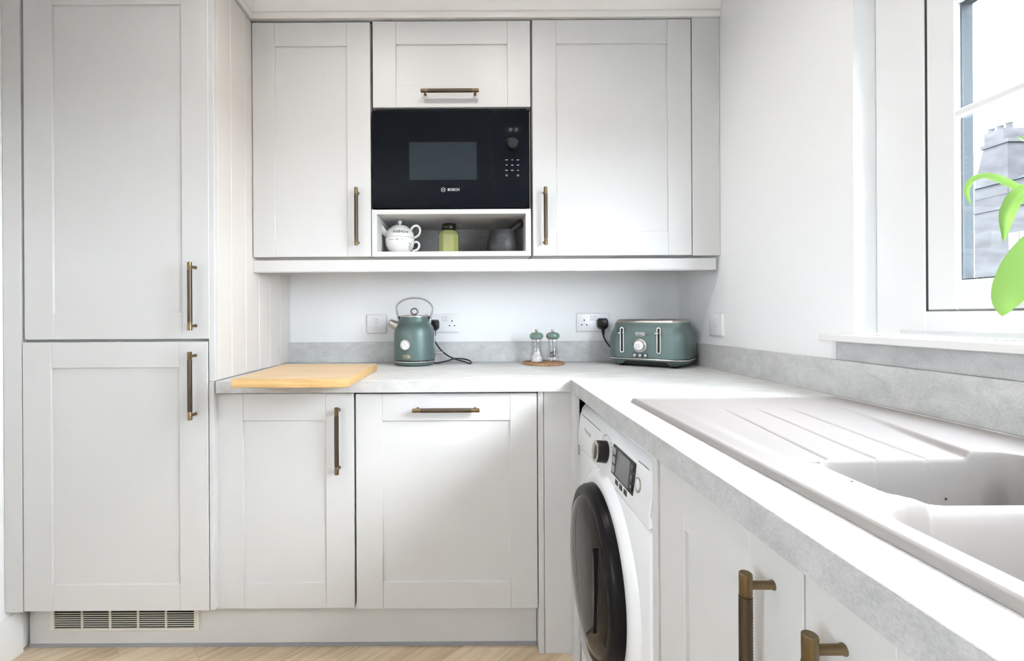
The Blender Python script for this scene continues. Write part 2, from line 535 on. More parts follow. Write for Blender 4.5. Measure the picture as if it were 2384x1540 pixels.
# skirting on the left wall, in front of the tall cabinet
prof = [(0, 0), (.018, 0), (.018, .095), (.015, .103), (.015, .112), (.010, .122), (.006, .138), (0, .138)]
bm = extrude_poly(bmesh.new(), prof, lambda p, s: (X_L + p[0], (Y_REAR + .002, D_T + .045)[s], p[1]))
tag(obj('baseboard_left', bm, M_skirt), kind='structure')

# ------------------------------------------------------------------ shaker doors and handles
def knurl_mesh(L, r=.0072, n=26, rows=90):
    bm = bmesh.new()
    rings = []
    for k in range(rows + 1):
        rings.append([bm.verts.new(((r - (.0007 if (i + k) % 2 else 0)) * math.cos(2 * PI * i / n), (r - (.0007 if (i + k) % 2 else 0)) * math.sin(2 * PI * i / n), -L / 2 + L * k / rows)) for i in range(n)])
    for a, b in zip(rings, rings[1:]):
        for i in range(n): bm.faces.new((a[i], a[(i + 1) % n], b[(i + 1) % n], b[i]))
    bm.faces.new(rings[0]); bm.faces.new(rings[-1])
    return to_mesh('handle_grip', bm, M_grip, 60)


HL = 0.216
ME_grip = knurl_mesh(HL - .052)
ME_end = {}
for e_ in (-1, 1):
    ME_end[e_] = to_mesh('handle_end', lathe(bmesh.new(), [(0, e_ * HL / 2), (.0058, e_ * HL / 2), (.0068, e_ * (HL / 2 - .001)), (.0068, e_ * (HL / 2 - .024)), (.0060, e_ * (HL / 2 - .0255)), (.0060, e_ * (HL / 2 - .028)), (0, e_ * (HL / 2 - .028))], 24), M_brass)
ME_post = to_mesh('handle_post', lathe(bmesh.new(), [(0, 0), (.0046, 0), (.0046, .0275), (.0055, .0295), (.0055, .0305), (0, .0305)], 16), M_brass)


def handle(door, p, along, out):
    """p: middle of the handle on the door face"""
    al, o = Vector(along), Vector(out)
    s = al.cross(o)
    p = Vector(p)
    c = p + o * .0305
    Mb = Matrix(((s.x, o.x, al.x, c.x), (s.y, o.y, al.y, c.y), (s.z, o.z, al.z, c.z), (0, 0, 0, 1)))
    obj('handle_grip', ME_grip, None, door, M=Mb)
    for k in (-1, 1):
        obj('handle_end', ME_end[k], None, door, M=Mb)
        q = p + al * k * (HL / 2 - .014)
        # post: local z from bar centre (0) back to the door (.0305)
        z = -o; x = al; y = z.cross(x); b = q + o * .0305
        obj('handle_post', ME_post, None, door, M=Matrix(((x.x, y.x, z.x, b.x), (x.y, y.y, z.y, b.y), (x.z, y.z, z.z, b.z), (0, 0, 0, 1))))


def shaker(parent, axis, u0, u1, z0, z1, front, ui0, ui1, zi0, zi1, th=.02, name='door'):
    """axis 'y': faces -Y, u is X.  axis 'x': faces -X, u is Y"""
    def bx(a, b, c, d, f0, f1, bev):
        if axis == 'y': return B(a, b, front + f0, front + f1, c, d, bev=bev)
        return B(front + f0, front + f1, a, b, c, d, bev=bev)
    d = obj(name, bx(ui0 - .004, ui1 + .004, zi0 - .004, zi1 + .004, .0065, .016, 0), M_paint, parent)
    obj('stile', bx(u0, ui0, z0, z1, 0, th, .0012), M_paint, d)
    obj('stile', bx(ui1, u1, z0, z1, 0, th, .0012), M_paint, d)
    obj('rail', bx(ui0 + .0003, ui1 - .0003, z0, zi0, .0004, th, .0010), M_paint_h, d)
    obj('rail', bx(ui0 + .0003, ui1 - .0003, zi1, z1, .0004, th, .0010), M_paint_h, d)
    return d


# ------------------------------------------------------------------ tall fridge-freezer cabinet
tx0, tx1, tz0, tz1 = rect(53.5, 797, 484.5, 1424, D_T)
tall = thing('tall_cabinet', ((X_L + X_P) / 2, 1.78, 0), 'floor-to-ceiling grey cabinet with two stacked shaker doors against left wall', 'cabinet')
obj('body', B(X_L + .002, X_P - .021, D_T + .024, D_BACK - .002, .153, 2.226), M_paint, tall)
ix0, ix1, iz0, iz1 = rect(120, 857, 418, 1362, D_T)
d = shaker(tall, 'y', tx0, tx1, tz0, tz1, D_T, ix0, ix1, iz0, iz1)
handle(d, W(443, 896, D_T) + Vector((.017, 0, 0)), (0, 0, 1), (0, -1, 0))
ux0, ux1, uz0, _ = rect(56, 500, 486.5, 790.5, D_T)
ix0, ix1, iz0, iz1 = rect(122, 10, 422, 728, D_T)
d = shaker(tall, 'y', ux0, ux1, uz0, 2.224, D_T, ix0, ix1, iz0, iz1)
handle(d, W(443, 691, D_T) + Vector((.017, 0, 0)), (0, 0, 1), (0, -1, 0))
obj('filler_strip', B(X_L + .001, tx0 - .004, D_T + .001, D_T + .021, tz0 - .004, 2.226, bev=.001), M_paint, tall)
# end panel: tongue and groove boards facing the worktop
sx1 = W(500, 600, D_T).x
xl_ = W(498, 1150, D_T).x
obj('end_panel', B(X_P - .020, X_P - .0085, D_T + .022, D_BACK - .002, Z_T + .0005, 2.226), M_paint, tall)
obj('front_lipping', B(X_P - .020, X_P + .0002, D_T + .0015, D_T + .022, Z_T + .0005, 2.226, bev=.0012), M_paint, tall)
obj('lower_end_panel', B(X_P - .020, xl_, D_T + .0015, D_BACK - .002, tz0, Z_T, bev=.0012), M_paint, tall)
ys = [D_T + .0225] + [WX(u, 740, X_P).y for u in (540, 573, 604, 630, 653)] + [D_BACK - .001]
for a, b in zip(ys, ys[1:]):
    obj('side_board', B(X_P - .0085, X_P, a + .0002, b - .0002, Z_T + .001, 2.2265, bev=.0022), M_cream, tall)

# ------------------------------------------------------------------ base units on the back run
def base_unit(name, label, u0, u1, ui0, ui1, vi0, vi1, cat, v0=917, v1=1418):
    x0, x1, z0, z1 = rect(u0, v0, u1, v1, D_B)
    a0, a1, b0, b1 = rect(ui0, vi0, ui1, vi1, D_B)
    t = thing(name, ((x0 + x1) / 2, D_B + .3, .0), label, cat)
    obj('body', B(x0 + .002, x1 - .002, D_B + .024, D_BACK - .03, z0 - .001, Z_TB - .001), M_paint, t)
    return t, shaker(t, 'y', x0, x1, z0, z1, D_B, a0, a1, b0, b1)


t, d = base_unit('base_cabinet', 'narrow grey shaker base cabinet with vertical bronze handle under chopping board', 503.5, 824.5, 567, 759, 980, 1358, 'cabinet')
handle(d, W(785, 1022, D_B) + Vector((.007, 0, 0)), (0, 0, 1), (0, -1, 0))
t, d = base_unit('integrated_dishwasher', 'wide grey shaker door with horizontal bronze handle, built-in appliance beneath the kettle', 829, 1251, 891, 1188.5, 980, 1355, 'dishwasher')
handle(d, W(1038, 952, D_B) + Vector((.002, 0, 0)), (1, 0, 0), (0, -1, 0))

# corner post between dishwasher and washing machine
cp = thing('corner_post', (.28, D_B + .03, 0), 'tall grey corner filler panel between dishwasher door and washing machine', 'filler panel')
px0, px1, _, _ = rect(1253.5, 920, 1267, 1520, D_B)
obj('edge_strip', B(px0, px1 - .0008, D_B - .001, D_B + .08, .0, Z_TB - .001, bev=.001), M_paint, cp)
obj('filler_panel', B(px1 + .0008, X_D, D_B, D_B + .022, .0, Z_TB - .001, bev=.001), M_paint, cp)
obj('return_panel', B(X_D - .018, X_D, 1.448, D_B - .0005, .0, Z_TB - .001, bev=.001), M_paint, cp)

# plinth
pl0 = X_L + .0185
pln = thing('plinth', (-.6, 1.555, 0), 'long grey plinth board along the floor under the base doors', 'plinth')
obj('plinth_board', B(pl0, px0 - .002, 1.548, 1.566, .004, .150, bev=.001), M_paint_h, pln)
obj('plinth_seal', B(pl0, px0 - .002, 1.545, 1.548, .0005, .012), M_plinthseal, pln)

vx0, vx1, vz0, vz1 = rect(117, 1423, 464.5, 1468, 1.546)
vg = thing('vent_grille', ((vx0 + vx1) / 2, 1.546, vz0), 'ivory slotted ventilation grille set in the plinth under tall cabinet', 'vent')
obj('backing', B(vx0 + .015, vx1 - .015, 1.5470, 1.5478, vz0 + .008, .1495), M_dark, vg)
ox0, ox1, oz0, oz1 = rect(127, 1426, 452.5, 1463, 1.546)
ztop = .1500
bm = bmesh.new()
box(bm, vx0, ox0, 1.5425, 1.5470, vz0, ztop, bev=.0008); box(bm, ox1, vx1, 1.5425, 1.5470, vz0, ztop, bev=.0008); box(bm, ox0, ox1, 1.5425, 1.5470, vz0, oz0, bev=.0008)
obj('grille_frame', bm, M_vent, vg)
pitch = (ox1 - ox0) / 5
for i in range(1, 5):
    obj('divider', B(ox0 + i * pitch - .0028, ox0 + i * pitch + .0028, 1.5428, 1.5470, oz0, ztop), M_vent, vg)
for i in range(1, 8):
    z = oz0 + i * .0072
    obj('slat', B(ox0, ox1, 1.5448, 1.5464, z - .0012, z + .0012), M_vent, vg)

# ------------------------------------------------------------------ worktop, upstands
SX0, SX1, SY0, SY1 = 0.372, 0.868, 0.10, 1.098              # sink outline
wt = thing('worktop', (.0, 1.6, Z_TB), 'pale grey concrete-effect L-shaped worktop around the kitchen corner', 'worktop')
def slab(rects):
    bm = bmesh.new()
    for r in rects: box(bm, *r, Z_TB, Z_T)
    return bm
bm = B(X_P + .0005, X_R - .001, D_F, D_BACK - .001, Z_TB, Z_T, bev=.0015)
obj('back_slab', bm, M_work, wt)
bm = bmesh.new()
Ye = -0.9
hx0, hx1, hy0, hy1 = SX0 + .02, SX1 - .02, SY0 + .02, SY1 - .02
box(bm, X_E, hx0, Ye, D_F - .0006, Z_TB, Z_T); box(bm, hx1, X_R - .001, Ye, D_F - .0006, Z_TB, Z_T)
box(bm, hx0, hx1, hy1, D_F - .0006, Z_TB, Z_T); box(bm, hx0, hx1, Ye, hy0, Z_TB, Z_T)
obj('right_slab', bm, M_work, wt)
obj('front_lipping', B(X_P + .001, X_E - .0005, D_F - .0012, D_F - .0001, Z_TB + .0008, Z_T - .0012), M_edge, wt)
obj('front_lipping', B(X_E - .0012, X_E - .0001, Ye, D_F - .0015, Z_TB + .0008, Z_T - .0012), M_lip_shaded, wt)

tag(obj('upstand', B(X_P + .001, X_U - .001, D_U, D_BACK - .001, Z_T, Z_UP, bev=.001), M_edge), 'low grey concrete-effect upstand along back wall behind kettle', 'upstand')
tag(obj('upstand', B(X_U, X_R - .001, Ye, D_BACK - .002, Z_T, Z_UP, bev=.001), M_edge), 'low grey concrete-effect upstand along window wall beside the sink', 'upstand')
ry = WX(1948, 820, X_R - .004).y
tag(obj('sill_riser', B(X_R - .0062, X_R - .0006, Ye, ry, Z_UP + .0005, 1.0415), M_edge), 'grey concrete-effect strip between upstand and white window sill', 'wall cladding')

# ------------------------------------------------------------------ window
def frame_boxes(bm, x0, x1, ya, yb, za, zb, w, bev=.002):
    box(bm, x0, x1, ya, ya + w, za, zb, bev=bev); box(bm, x0, x1, yb - w, yb, za, zb, bev=bev)
    box(bm, x0, x1, ya + w, yb - w, za, za + w, bev=bev); box(bm, x0, x1, ya + w, yb - w, zb - w, zb, bev=bev)
    return bm


mat_sash_gap = mat('sash_gap_grey', (0.07, 0.07, 0.072), 0.7)
WF = X_R + .054                                            # inner face of the window frame
win = thing('window_1', (WF + .03, (WY0 + WY1) / 2, WZ0), kind='structure')
ft = WX(2093, 400, WF).y                                   # trim / frame boundary
fs = WX(2160, 400, WF).y                                   # sash edge
bm = bmesh.new()
frame_boxes(bm, WF, WF + .05, WY0 + .001, WY1 - .001, WZ0 + .0005, WZ1, WY1 - ft - .003)
obj('frame_trim', bm, M_upvc, win)
bm = bmesh.new()
zsb = WX(2160, 727, WF).z                                  # bottom of the sash
fw_ = ft - fs - .0012
box(bm, WF - .006, WF + .035, ft - fw_, ft, WZ0 + .012, WZ1 - .06, bev=.002); box(bm, WF - .006, WF + .035, WY0 + .06, WY0 + .06 + fw_, WZ0 + .012, WZ1 - .06, bev=.002)
box(bm, WF - .006, WF + .035, WY0 + .06 + fw_, ft - fw_, WZ0 + .012, zsb + .0016, bev=.002); box(bm, WF - .006, WF + .035, WY0 + .06 + fw_, ft - fw_, WZ1 - .06 - fw_, WZ1 - .06, bev=.002)
ymid = 0.30
box(bm, WF - .006, WF + .035, ymid - .05, ymid + .05, WZ0 + .07, WZ1 - .11, bev=.002)
obj('outer_frame', bm, M_upvc, win)
gy = WX(2229, 400, WF).y
zg = WX(2240, 681, WF).z                                   # bottom of the glass
sw = fs - gy
for (a, b) in ((ymid + .054, fs), (WY0 + .12, ymid - .054)):
    bm = bmesh.new()
    frame_boxes(bm, WF - .003, WF + .030, a, b, zsb + .003, WZ1 - .128, sw, bev=.003)
    sash = obj('sash', bm, M_upvc, win)
    bm = frame_boxes(bmesh.new(), WF + .0075, WF + .0298, a + sw - .001, b - sw + .001, zsb + sw + .002, WZ1 - .127 - sw, .004, bev=0)
    obj('spacer', bm, M_spacer, sash)
    obj('pane', B(WF + .005, WF + .0070, a + sw - .003, b - sw + .003, zsb + sw - .003, WZ1 - .128 - sw + .003), M_glass, sash)
    bm = frame_boxes(bmesh.new(), WF - .0045, WF + .030, a - .0010, b + .0010, zsb + .0018, WZ1 - .1268, .0010, bev=0)  # thin dark strip drawn in for the shaded gap around the sash
    obj('sash_gap_strip', bm, mat_sash_gap, sash)
    zb = WX(2242, 266, WF + .008).z
    obj('glazing_bar', B(WF - .008, WF + .0048, a + sw, b - sw, zb - .009, zb + .009, bev=.004), M_upvc, sash)
sl = tag(obj('window_sill', B(.893, WF - .0005, Ye, WX(1904, 790, .893).y, 1.0405, 1.0575, bev=.0015), M_sill), 'white painted window sill board above the sink upstand', 'window sill')

# ------------------------------------------------------------------ wall cabinets
zwt, zwb = 2.2270, 1.3354
def wall_unit(name, label, r, ri, body=True):
    x0, x1, z0, z1 = rect(*r, D_W); a0, a1, b0, b1 = rect(*ri, D_W)
    t = thing(name, ((x0 + x1) / 2, D_W + .17, z0), label, 'cabinet')
    if body: obj('body', B(x0 - .001, x1 + .001, D_W + .024, D_BACK - .001, z0, z1 + .004), M_paint, t)
    return t, shaker(t, 'y', x0, x1, z0, z1, D_W, a0, a1, b0, b1)


t, d = wall_unit('wall_cabinet', 'tall narrow grey shaker wall cabinet left of the microwave', (588, 52, 862.5, 598.5), (640.5, 107, 808, 544))
handle(d, W(832, 508, D_W) + Vector((.003, 0, 0)), (0, 0, 1), (0, -1, 0))
t, d = wall_unit('wall_cabinet', 'small grey lift-up wall cabinet with horizontal handle above the microwave', (867.5, 49, 1234.5, 249.5), (921.5, 102.5, 1181.5, 197))
handle(d, W(1048, 216.5, D_W) + Vector((0, 0, -.006)), (1, 0, 0), (0, -1, 0))
t, d = wall_unit('wall_cabinet', 'wide grey shaker wall cabinet right of the microwave', (1240, 45.5, 1609.5, 595), (1295, 100.5, 1555, 539.5))
handle(d, W(1270, 507, D_W) + Vector((-.004, 0, 0)), (0, 0, 1), (0, -1, 0))
fx0, _, fz0, fz1 = rect(1612, 41, 1676, 595, D_W)
tag(obj('end_filler', B(fx0, X_R - .001, D_W + .001, D_W + .3, fz0, zwt + .006, bev=.001), M_paint), 'narrow plain grey filler panel between wall cabinet and white wall', 'filler panel')

# pelmet under the wall cabinets
prof = [(0, 0), (-.002, 0), (-.004, .004), (-.002, .008), (0, .0085), (0, .046), (.018, .046), (.018, 0)]
zp = W(1130, 632, D_W + .004).z
bm = extrude_poly(bmesh.new(), prof, lambda p, s: ((X_P + .001, W(1668, 615, D_W + .006).x)[s], D_W + .008 + p[0], zp + p[1]))
tag(obj('pelmet', bm, M_paint_h), 'slim grey light pelmet moulding along the underside of wall cabinets', 'moulding')

# cornice on the wall cabinets and along the tall cabinet side
CV = [(.016, 0), (-.006, 0), (-.008, .003), (-.008, .0195), (-.004, .0215), (-.004, .024), (-.009, .026), (-.018, .048), (-.034, .085), (-.058, .118), (-.062, .132), (.016, .132)]
zc0 = W(1130, 45, D_W).z + .004
bm = bmesh.new()
def cvpt(p, s):
    # left end mitred into the side cornice
    x = X_P + (-p[0]) if s == 0 else X_R - .001
    return (x, D_W + p[0], zc0 + p[1])
extrude_poly(bm, CV, cvpt)
tag(obj('cornice', bm, M_cornice), 'flared cornice moulding along the top of the wall cabinets', 'moulding')
bm = bmesh.new()
extrude_poly(bm, CV, lambda p, s: (X_P - p[0] , D_W + p[0] - .0004 if s == 0 else D_T + p[0], zc0 + p[1]))
tag(obj('cornice', bm, M_cornice), 'flared cornice moulding running along the tall cabinet side towards the room', 'moulding')

bm = extrude_poly(bmesh.new(), CV, lambda p, s: (X_L + .001 if s == 0 else X_P - p[0] - .0004, D_T + p[0] - .0003, zc0 + p[1]))
tag(obj('cornice', bm, M_cornice), 'flared cornice moulding across the front of the tall cabinet, above its doors', 'moulding')

# open shelf box under the microwave
sx0, sx1, sz0, sz1 = rect(865.5, 487.5, 1236.5, 597, D_W)
qx0, qx1, qz0, qz1 = rect(878, 498.5, 1224, 585.5, D_W)
sh = thing('open_shelf_unit', ((sx0 + sx1) / 2, D_W + .17, sz0), 'open grey shelf box with dark back below the microwave', 'shelf')
yb = 2.052
for nm, b in (('top_board', (sx0, sx1, D_W, yb, qz1, sz1)), ('bottom_board', (sx0, sx1, D_W, yb, sz0, qz0)), ('side_board', (sx0, qx0, D_W, yb, qz0, qz1)), ('side_board', (qx1, sx1, D_W, yb, qz0, qz1))):
    obj(nm, B(*b, bev=.0007), M_paint_h, sh)
obj('back_board', B(sx0, sx1, yb + .0003, yb + .012, sz0, sz1), M_shelfback, sh)
SHZ = qz0

# ------------------------------------------------------------------ microwave
mx0, mx1, mz0, mz1 = rect(866, 257, 1233, 486, D_W)
mw = thing('microwave', ((mx0 + mx1) / 2, D_W + .2, mz0), 'black glass built-in microwave between the wall cabinets', 'microwave')
sxm = W(1151, 370, D_W).x
obj('casing', B(mx0 + .01, mx1 - .01, D_W + .012, D_W + .30, mz0 + .002, mz1 + .010), M_mwframe, mw)
fr = obj('side_trim', B(mx0 - .002, mx0 + .0005, D_W + .012, D_W + .03, mz0, mz1), M_steel, mw)
obj('side_trim', B(mx1 - .0005, mx1 + .003, D_W + .012, D_W + .03, mz0, mz1), M_steel, mw)
dr = obj('door', B(mx0, sxm - .001, D_W, D_W + .012, mz0 + .002, mz1, bev=.0012), M_mwglass, mw)
wx0, wx1, wz0, wz1 = rect(953, 331, 1110, 419, D_W)
obj('door_window', B(wx0, wx1, D_W - .0004, D_W + .004, wz0, wz1), M_mwwin, dr)
cpn = obj('control_panel', B(sxm + .001, mx1, D_W, D_W + .012, mz0 + .002, mz1, bev=.0012), M_mwglass, mw)


def decal(bm, u, v, D, m, name, parent):
    p = W(u, v, D)
    bmesh.ops.transform(bm, matrix=face_M((p.x, p.y, p.z), (1, 0, 0), (0, 0, 1)), verts=bm.verts)
    return obj(name, bm, m, parent)


s = .001623
decal(text_bm('BOSCH', .0138, bold=.0006), 1056, 442, D_W - .0004, M_print, 'lettering', dr)
bm = bmesh.new()
ring_outline(bm, [(.0088 * math.cos(a * PI / 18), .0088 * math.sin(a * PI / 18)) for a in range(36)], [(.0074 * math.cos(a * PI / 18), .0074 * math.sin(a * PI / 18)) for a in range(36)], .0004)
box(bm, -.0045, -.0030, -.0062, .0062, 0, .0004); box(bm, .0030, .0045, -.0062, .0062, 0, .0004); box(bm, -.003, .003, -.0010, .0010, 0, .0004)
decal(bm, 1032, 442, D_W - .0004, M_print, 'emblem', dr)
obj('display', B(*rect(1176, 295, 1213, 309, D_W)[:2], D_W - .0003, D_W + .002, *rect(1176, 295, 1213, 309, D_W)[2:]), M_display, cpn)


def seg_digits(s, h):
    S = {'1': 'bc', '0': 'abcdef', '2': 'abged'}
    bm = bmesh.new(); x = 0; w = h * .5; t = h * .13
    for ch in s:
        if ch == ':':
            for y in (.3, .7): box(bm, x, x + t, h * y - t / 2, h * y + t / 2, 0, .0003)
            x += t + h * .22; continue
        for sg in S[ch]:
            r = {'a': (0, w, h - t, h), 'd': (0, w, 0, t), 'g': (0, w, h / 2 - t / 2, h / 2 + t / 2), 'b': (w - t, w, h / 2, h), 'c': (w - t, w, 0, h / 2), 'e': (0, t, 0, h / 2), 'f': (0, t, h / 2, h)}[sg]
            box(bm, x + r[0], x + r[1], r[2], r[3], 0, .0003)
        x += w + h * .22
    for v in bm.verts: v.co.x += v.co.y * .12
    bmesh.ops.translate(bm, verts=bm.verts, vec=(-x / 2, -h / 2, 0))
    return bm


decal(seg_digits('10:12', .0125), 1194, 302, D_W - .0006, M_grprint, 'clock_digits', cpn)
kp = W(1192.5, 337, D_W)
kb = lathe(bmesh.new(), [(.0205, 0), (.0205, .006), (.0195, .010), (.0195, .018), (.0175, .0205), (0, .0205)], 40, M=face_M((kp.x, kp.y, kp.z), (1, 0, 0), (0, 0, 1)))
kn = obj('knob', kb, M_blackp, cpn)
bm = bmesh.new()
for i in range(11):
    a = PI * (0.16 + .68 * i / 10)
    box(bm, .0262 * math.cos(a) - .0009, .0262 * math.cos(a) + .0009, .0262 * math.sin(a) - .0009, .0262 * math.sin(a) + .0009, 0, .0003)
decal(bm, 1192.5, 337, D_W - .0003, M_grprint, 'dial_marks', cpn)
for (u, v, w_, sym) in ((1179.5, 372.5, 6, 0), (1193, 372.5, 4, 1), (1206, 372.5, 6, 0), (1179.5, 384.5, 4.5, 0), (1193, 384.5, 5.5, 0), (1206, 384.5, 5.5, 0), (1179.5, 396.8, 6.5, 0), (1193, 396.8, 6.5, 0), (1206, 396.8, 4, 0), (1179.5, 408.7, 4, 2), (1206, 408.7, 4, 2)):
    bm = bmesh.new()
    if sym == 0:
        n = 4
        for i in range(n):
            x = (-.5 + i / n) * w_ * s
            box(bm, x, x + w_ * s / n * .72, -.0018, .0018, 0, .0003)
    elif sym == 1:
        ring_outline(bm, [(.0036 * math.cos(a * PI / 8), .0036 * math.sin(a * PI / 8)) for a in range(16)], [(.0027 * math.cos(a * PI / 8), .0027 * math.sin(a * PI / 8)) for a in range(16)], .0003)
        box(bm, -.0004, .0004, 0, .0024, 0, .0003)
    else:
        for yy in (-.0028, 0, .0028): box(bm, -.0033, .0033, yy - .0006, yy + .0006, 0, .0003)
        box(bm, -.0035, -.0025, -.003, .003, 0, .0003); box(bm, .0025, .0035, -.003, .003, 0, .0003)
    decal(bm, u, v, D_W - .0003, M_print if sym != 1 else M_grprint, 'button_mark', cpn)

# ------------------------------------------------------------------ things on the open shelf
DS = 1.84
ZS = SHZ + .0003
# cup and teapot stacked
p = W(931, 560, DS)
cup = thing('teacup', (p.x, DS, ZS), 'white ceramic cup under the little teapot on the shelf', 'cup')
prof = [(0, .004), (.020, .004), (.021, 0), (.024, 0), (.025, .005), (.036, .010), (.048, .021), (.0555, .036), (.058, .052), (.0583, .064), (.0570, .065), (.0558, .0635), (.0555, .052), (.052, .036), (.044, .022), (.030, .012), (0, .010)]
obj('bowl', lathe(bmesh.new(), prof, 56), M_ceramic, cup, local=True)
pts = crom([(.053, 0, .047), (.066, -.006, .052), (.076, -.010, .045), (.078, -.011, .033), (.070, -.008, .021), (.052, 0, .017)], 6)
obj('cup_handle', sweep(bmesh.new(), pts, .0036, .0048, 12), M_ceramic, cup, local=True)


def squiggle(seedn, x0, x1, y, amp, h, loops):
    rnd = random.Random(seedn)
    pts = []
    n = loops * 6
    for i in range(n + 1):
        t = i / n
        pts.append((x0 + (x1 - x0) * t + .0022 * math.sin(i * 1.9), y + amp * math.sin(t * PI) + h * math.sin(i * 2.1 + rnd.random()) * (.5 + .5 * rnd.random()), 0))
    return [Vector(q) for q in pts]


def stroke(bm, pts, w=.0006, h=.0003):
    for a, b in zip(pts, pts[1:]):
        d_ = (b - a)
        if d_.length < 1e-6: continue
        n_ = Vector((-d_.y, d_.x, 0)).normalized() * w
        v = [bm.verts.new(q) for q in (a - n_, b - n_, b + n_, a + n_)]
        for q in v: q.co.z = h
        bm.faces.new(v)
    return bm


def wrap_profile(bm, prof_r, th0):
    for v in bm.verts:
        x, y, z = v.co
        R = prof_r(y) + z
        t = th0 + x / max(.02, prof_r(y))
        v.co = (R * math.sin(t), -R * math.cos(t), y)
    return bm


cup_r = lambda y: .0555 + (.058 - .0555) * min(1, max(0, (y - .036) / .016)) + .0004
bm = bmesh.new()
for k, (a, b) in enumerate(((-.040, -.016), (-.011, .002), (.008, .034))):
    stroke(bm, crom(squiggle(k, a, b, .0555, -.001, .0022, 3), 3), .0005)
obj('script_band', wrap_profile(bm, cup_r, .05), M_grprint, cup, local=True)
rnd = random.Random(5)
bm = bmesh.new()
for k in range(7):
    x = .032 + .004 * math.sin(k * 2.3); y = .016 + k * .0042
    stroke(bm, crom([(x, y, 0), (x + .004, y + .003, 0), (x + .002, y + .006, 0), (x - .003, y + .004, 0)], 4), .0006)
obj('sprig_pattern', wrap_profile(bm, lambda y: .0565 - .35 * max(0, .036 - y) - 8 * max(0, .036 - y) ** 2, .35), M_prdark, cup, local=True)

zt = ZS + .0655
tp = thing('teapot', (p.x, DS, zt), 'small white patterned ceramic teapot with round knob on the shelf', 'teapot')
tr_prof = [(0, .003), (.050, .001), (.0555, 0), (.0575, .003), (.0572, .010), (.0545, .022), (.0475, .034), (.038, .0425), (.033, .046), (.0325, .0475), (.028, .050), (.016, .0535), (.006, .0545), (0, .0545)]
obj('pot', lathe(bmesh.new(), tr_prof, 56), M_ceramic, tp, local=True)
obj('lid_knob', lathe(bmesh.new(), [(0, .053), (.0045, .0535), (.0040, .057), (.0075, .0605), (.0092, .066), (.0080, .0715), (.0045, .0745), (0, .0752)], 28), M_ceramic, tp, local=True)
pts = crom([(-.036, -.004, .012), (-.054, -.006, .020), (-.064, -.007, .032), (-.072, -.008, .045), (-.083, -.009, .053)], 6)
rr = [.0190 - .0128 * (i / (len(pts) - 1)) ** .7 for i in range(len(pts))]
obj('spout', sweep(bmesh.new(), pts, rr, rr, 20, fixed=(0, 1, 0)), M_ceramic, tp, local=True)
pts = crom([(.044, 0, .036), (.054, 0, .048), (.068, 0, .052), (.079, 0, .042), (.080, 0, .026), (.072, 0, .012), (.056, 0, .003)], 6)
obj('pot_handle', sweep(bmesh.new(), pts, .0040, .0052, 12), M_ceramic, tp, local=True)
def pot_r(y):
    a = [(0, .0575), (.010, .0573), (.022, .0546), (.034, .0476), (.0425, .0382)]
    for (y0, r0), (y1, r1) in zip(a, a[1:]):
        if y <= y1: return r0 + (r1 - r0) * max(0, y - y0) / (y1 - y0) + .0005
    return .038
bm = bmesh.new()
rnd = random.Random(11)
for k in range(6):
    cx_ = -.022 + k * .0105
    for j in range(4):
        a = rnd.uniform(.3, 2.8); L_ = rnd.uniform(.006, .012)
        y0 = .014 + rnd.uniform(0, .006)
        q = [(cx_, y0, 0), (cx_ + .5 * L_ * math.cos(a) + .002, y0 + .5 * L_ * math.sin(a), 0), (cx_ + L_ * math.cos(a), y0 + L_ * math.sin(a), 0)]
        stroke(bm, crom(q, 4), .0005)
    stroke(bm, crom([(cx_ + .003 * math.cos(t), .020 + .004 * math.sin(t), 0) for t in (0, 1.3, 2.6, 3.9, 5.2, 6.3)], 3), .00045)
obj('sketch_pattern', wrap_profile(bm, pot_r, .12), M_prdark, tp, local=True)

# glass jar with pale green wax
p = W(1045, 560, DS)
jar = thing('candle_jar', (p.x, DS, ZS), 'eight-sided glass jar of pale green wax with dark lid on the shelf', 'jar')
def octo(bm, prof, cham=.3):
    rings = []
    for w_, z in prof:
        c = w_ * cham
        q = [(w_, -w_ + c), (w_, w_ - c), (w_ - c, w_), (-w_ + c, w_), (-w_, w_ - c), (-w_, -w_ + c), (-w_ + c, -w_), (w_ - c, -w_)]
        rings.append([bm.verts.new((x, y, z)) for x, y in q])
    for a, b in zip(rings, rings[1:]):
        for i in range(8): bm.faces.new((a[i], a[(i + 1) % 8], b[(i + 1) % 8], b[i]))
    bm.faces.new(rings[0]); bm.faces.new(rings[-1])
    return bm
obj('glass_body', octo(bmesh.new(), [(.036, 0), (.0402, .003), (.041, .008), (.041, .078), (.036, .088), (.028, .0975), (.027, .101)], .45), M_jar, jar, local=True, angle=20)
obj('wax', octo(bmesh.new(), [(.034, .0045), (.0378, .007), (.0378, .076), (.0335, .0855), (.026, .0945)], .45), M_wax, jar, local=True, angle=20)
bm = lathe(bmesh.new(), [(0, .1015), (.0265, .1015), (.0285, .103), (.0285, .108), (.0295, .109), (.0295, .119), (.0275, .122), (0, .1225)], 40)
obj('lid', bm, M_jarlid, jar, local=True)
bm = bmesh.new()
for r in (.012, .0155):
    pts = [(r * (1 + .06 * math.sin(6 * t)) * math.cos(t), -.0412, .043 + r * (1 + .06 * math.sin(6 * t)) * math.sin(t)) for t in [2 * PI * i / 36 for i in range(36)]]
    sweep(bm, pts, .0006, n=6, closed=True)
for k in range(5):
    t = 2 * PI * k / 5
    sweep(bm, [(.002 * math.cos(t), -.0412, .043 + .002 * math.sin(t)), (.006 * math.cos(t + .5), -.0412, .043 + .006 * math.sin(t + .5)), (.010 * math.cos(t), -.0412, .043 + .010 * math.sin(t))], .0007, n=6)
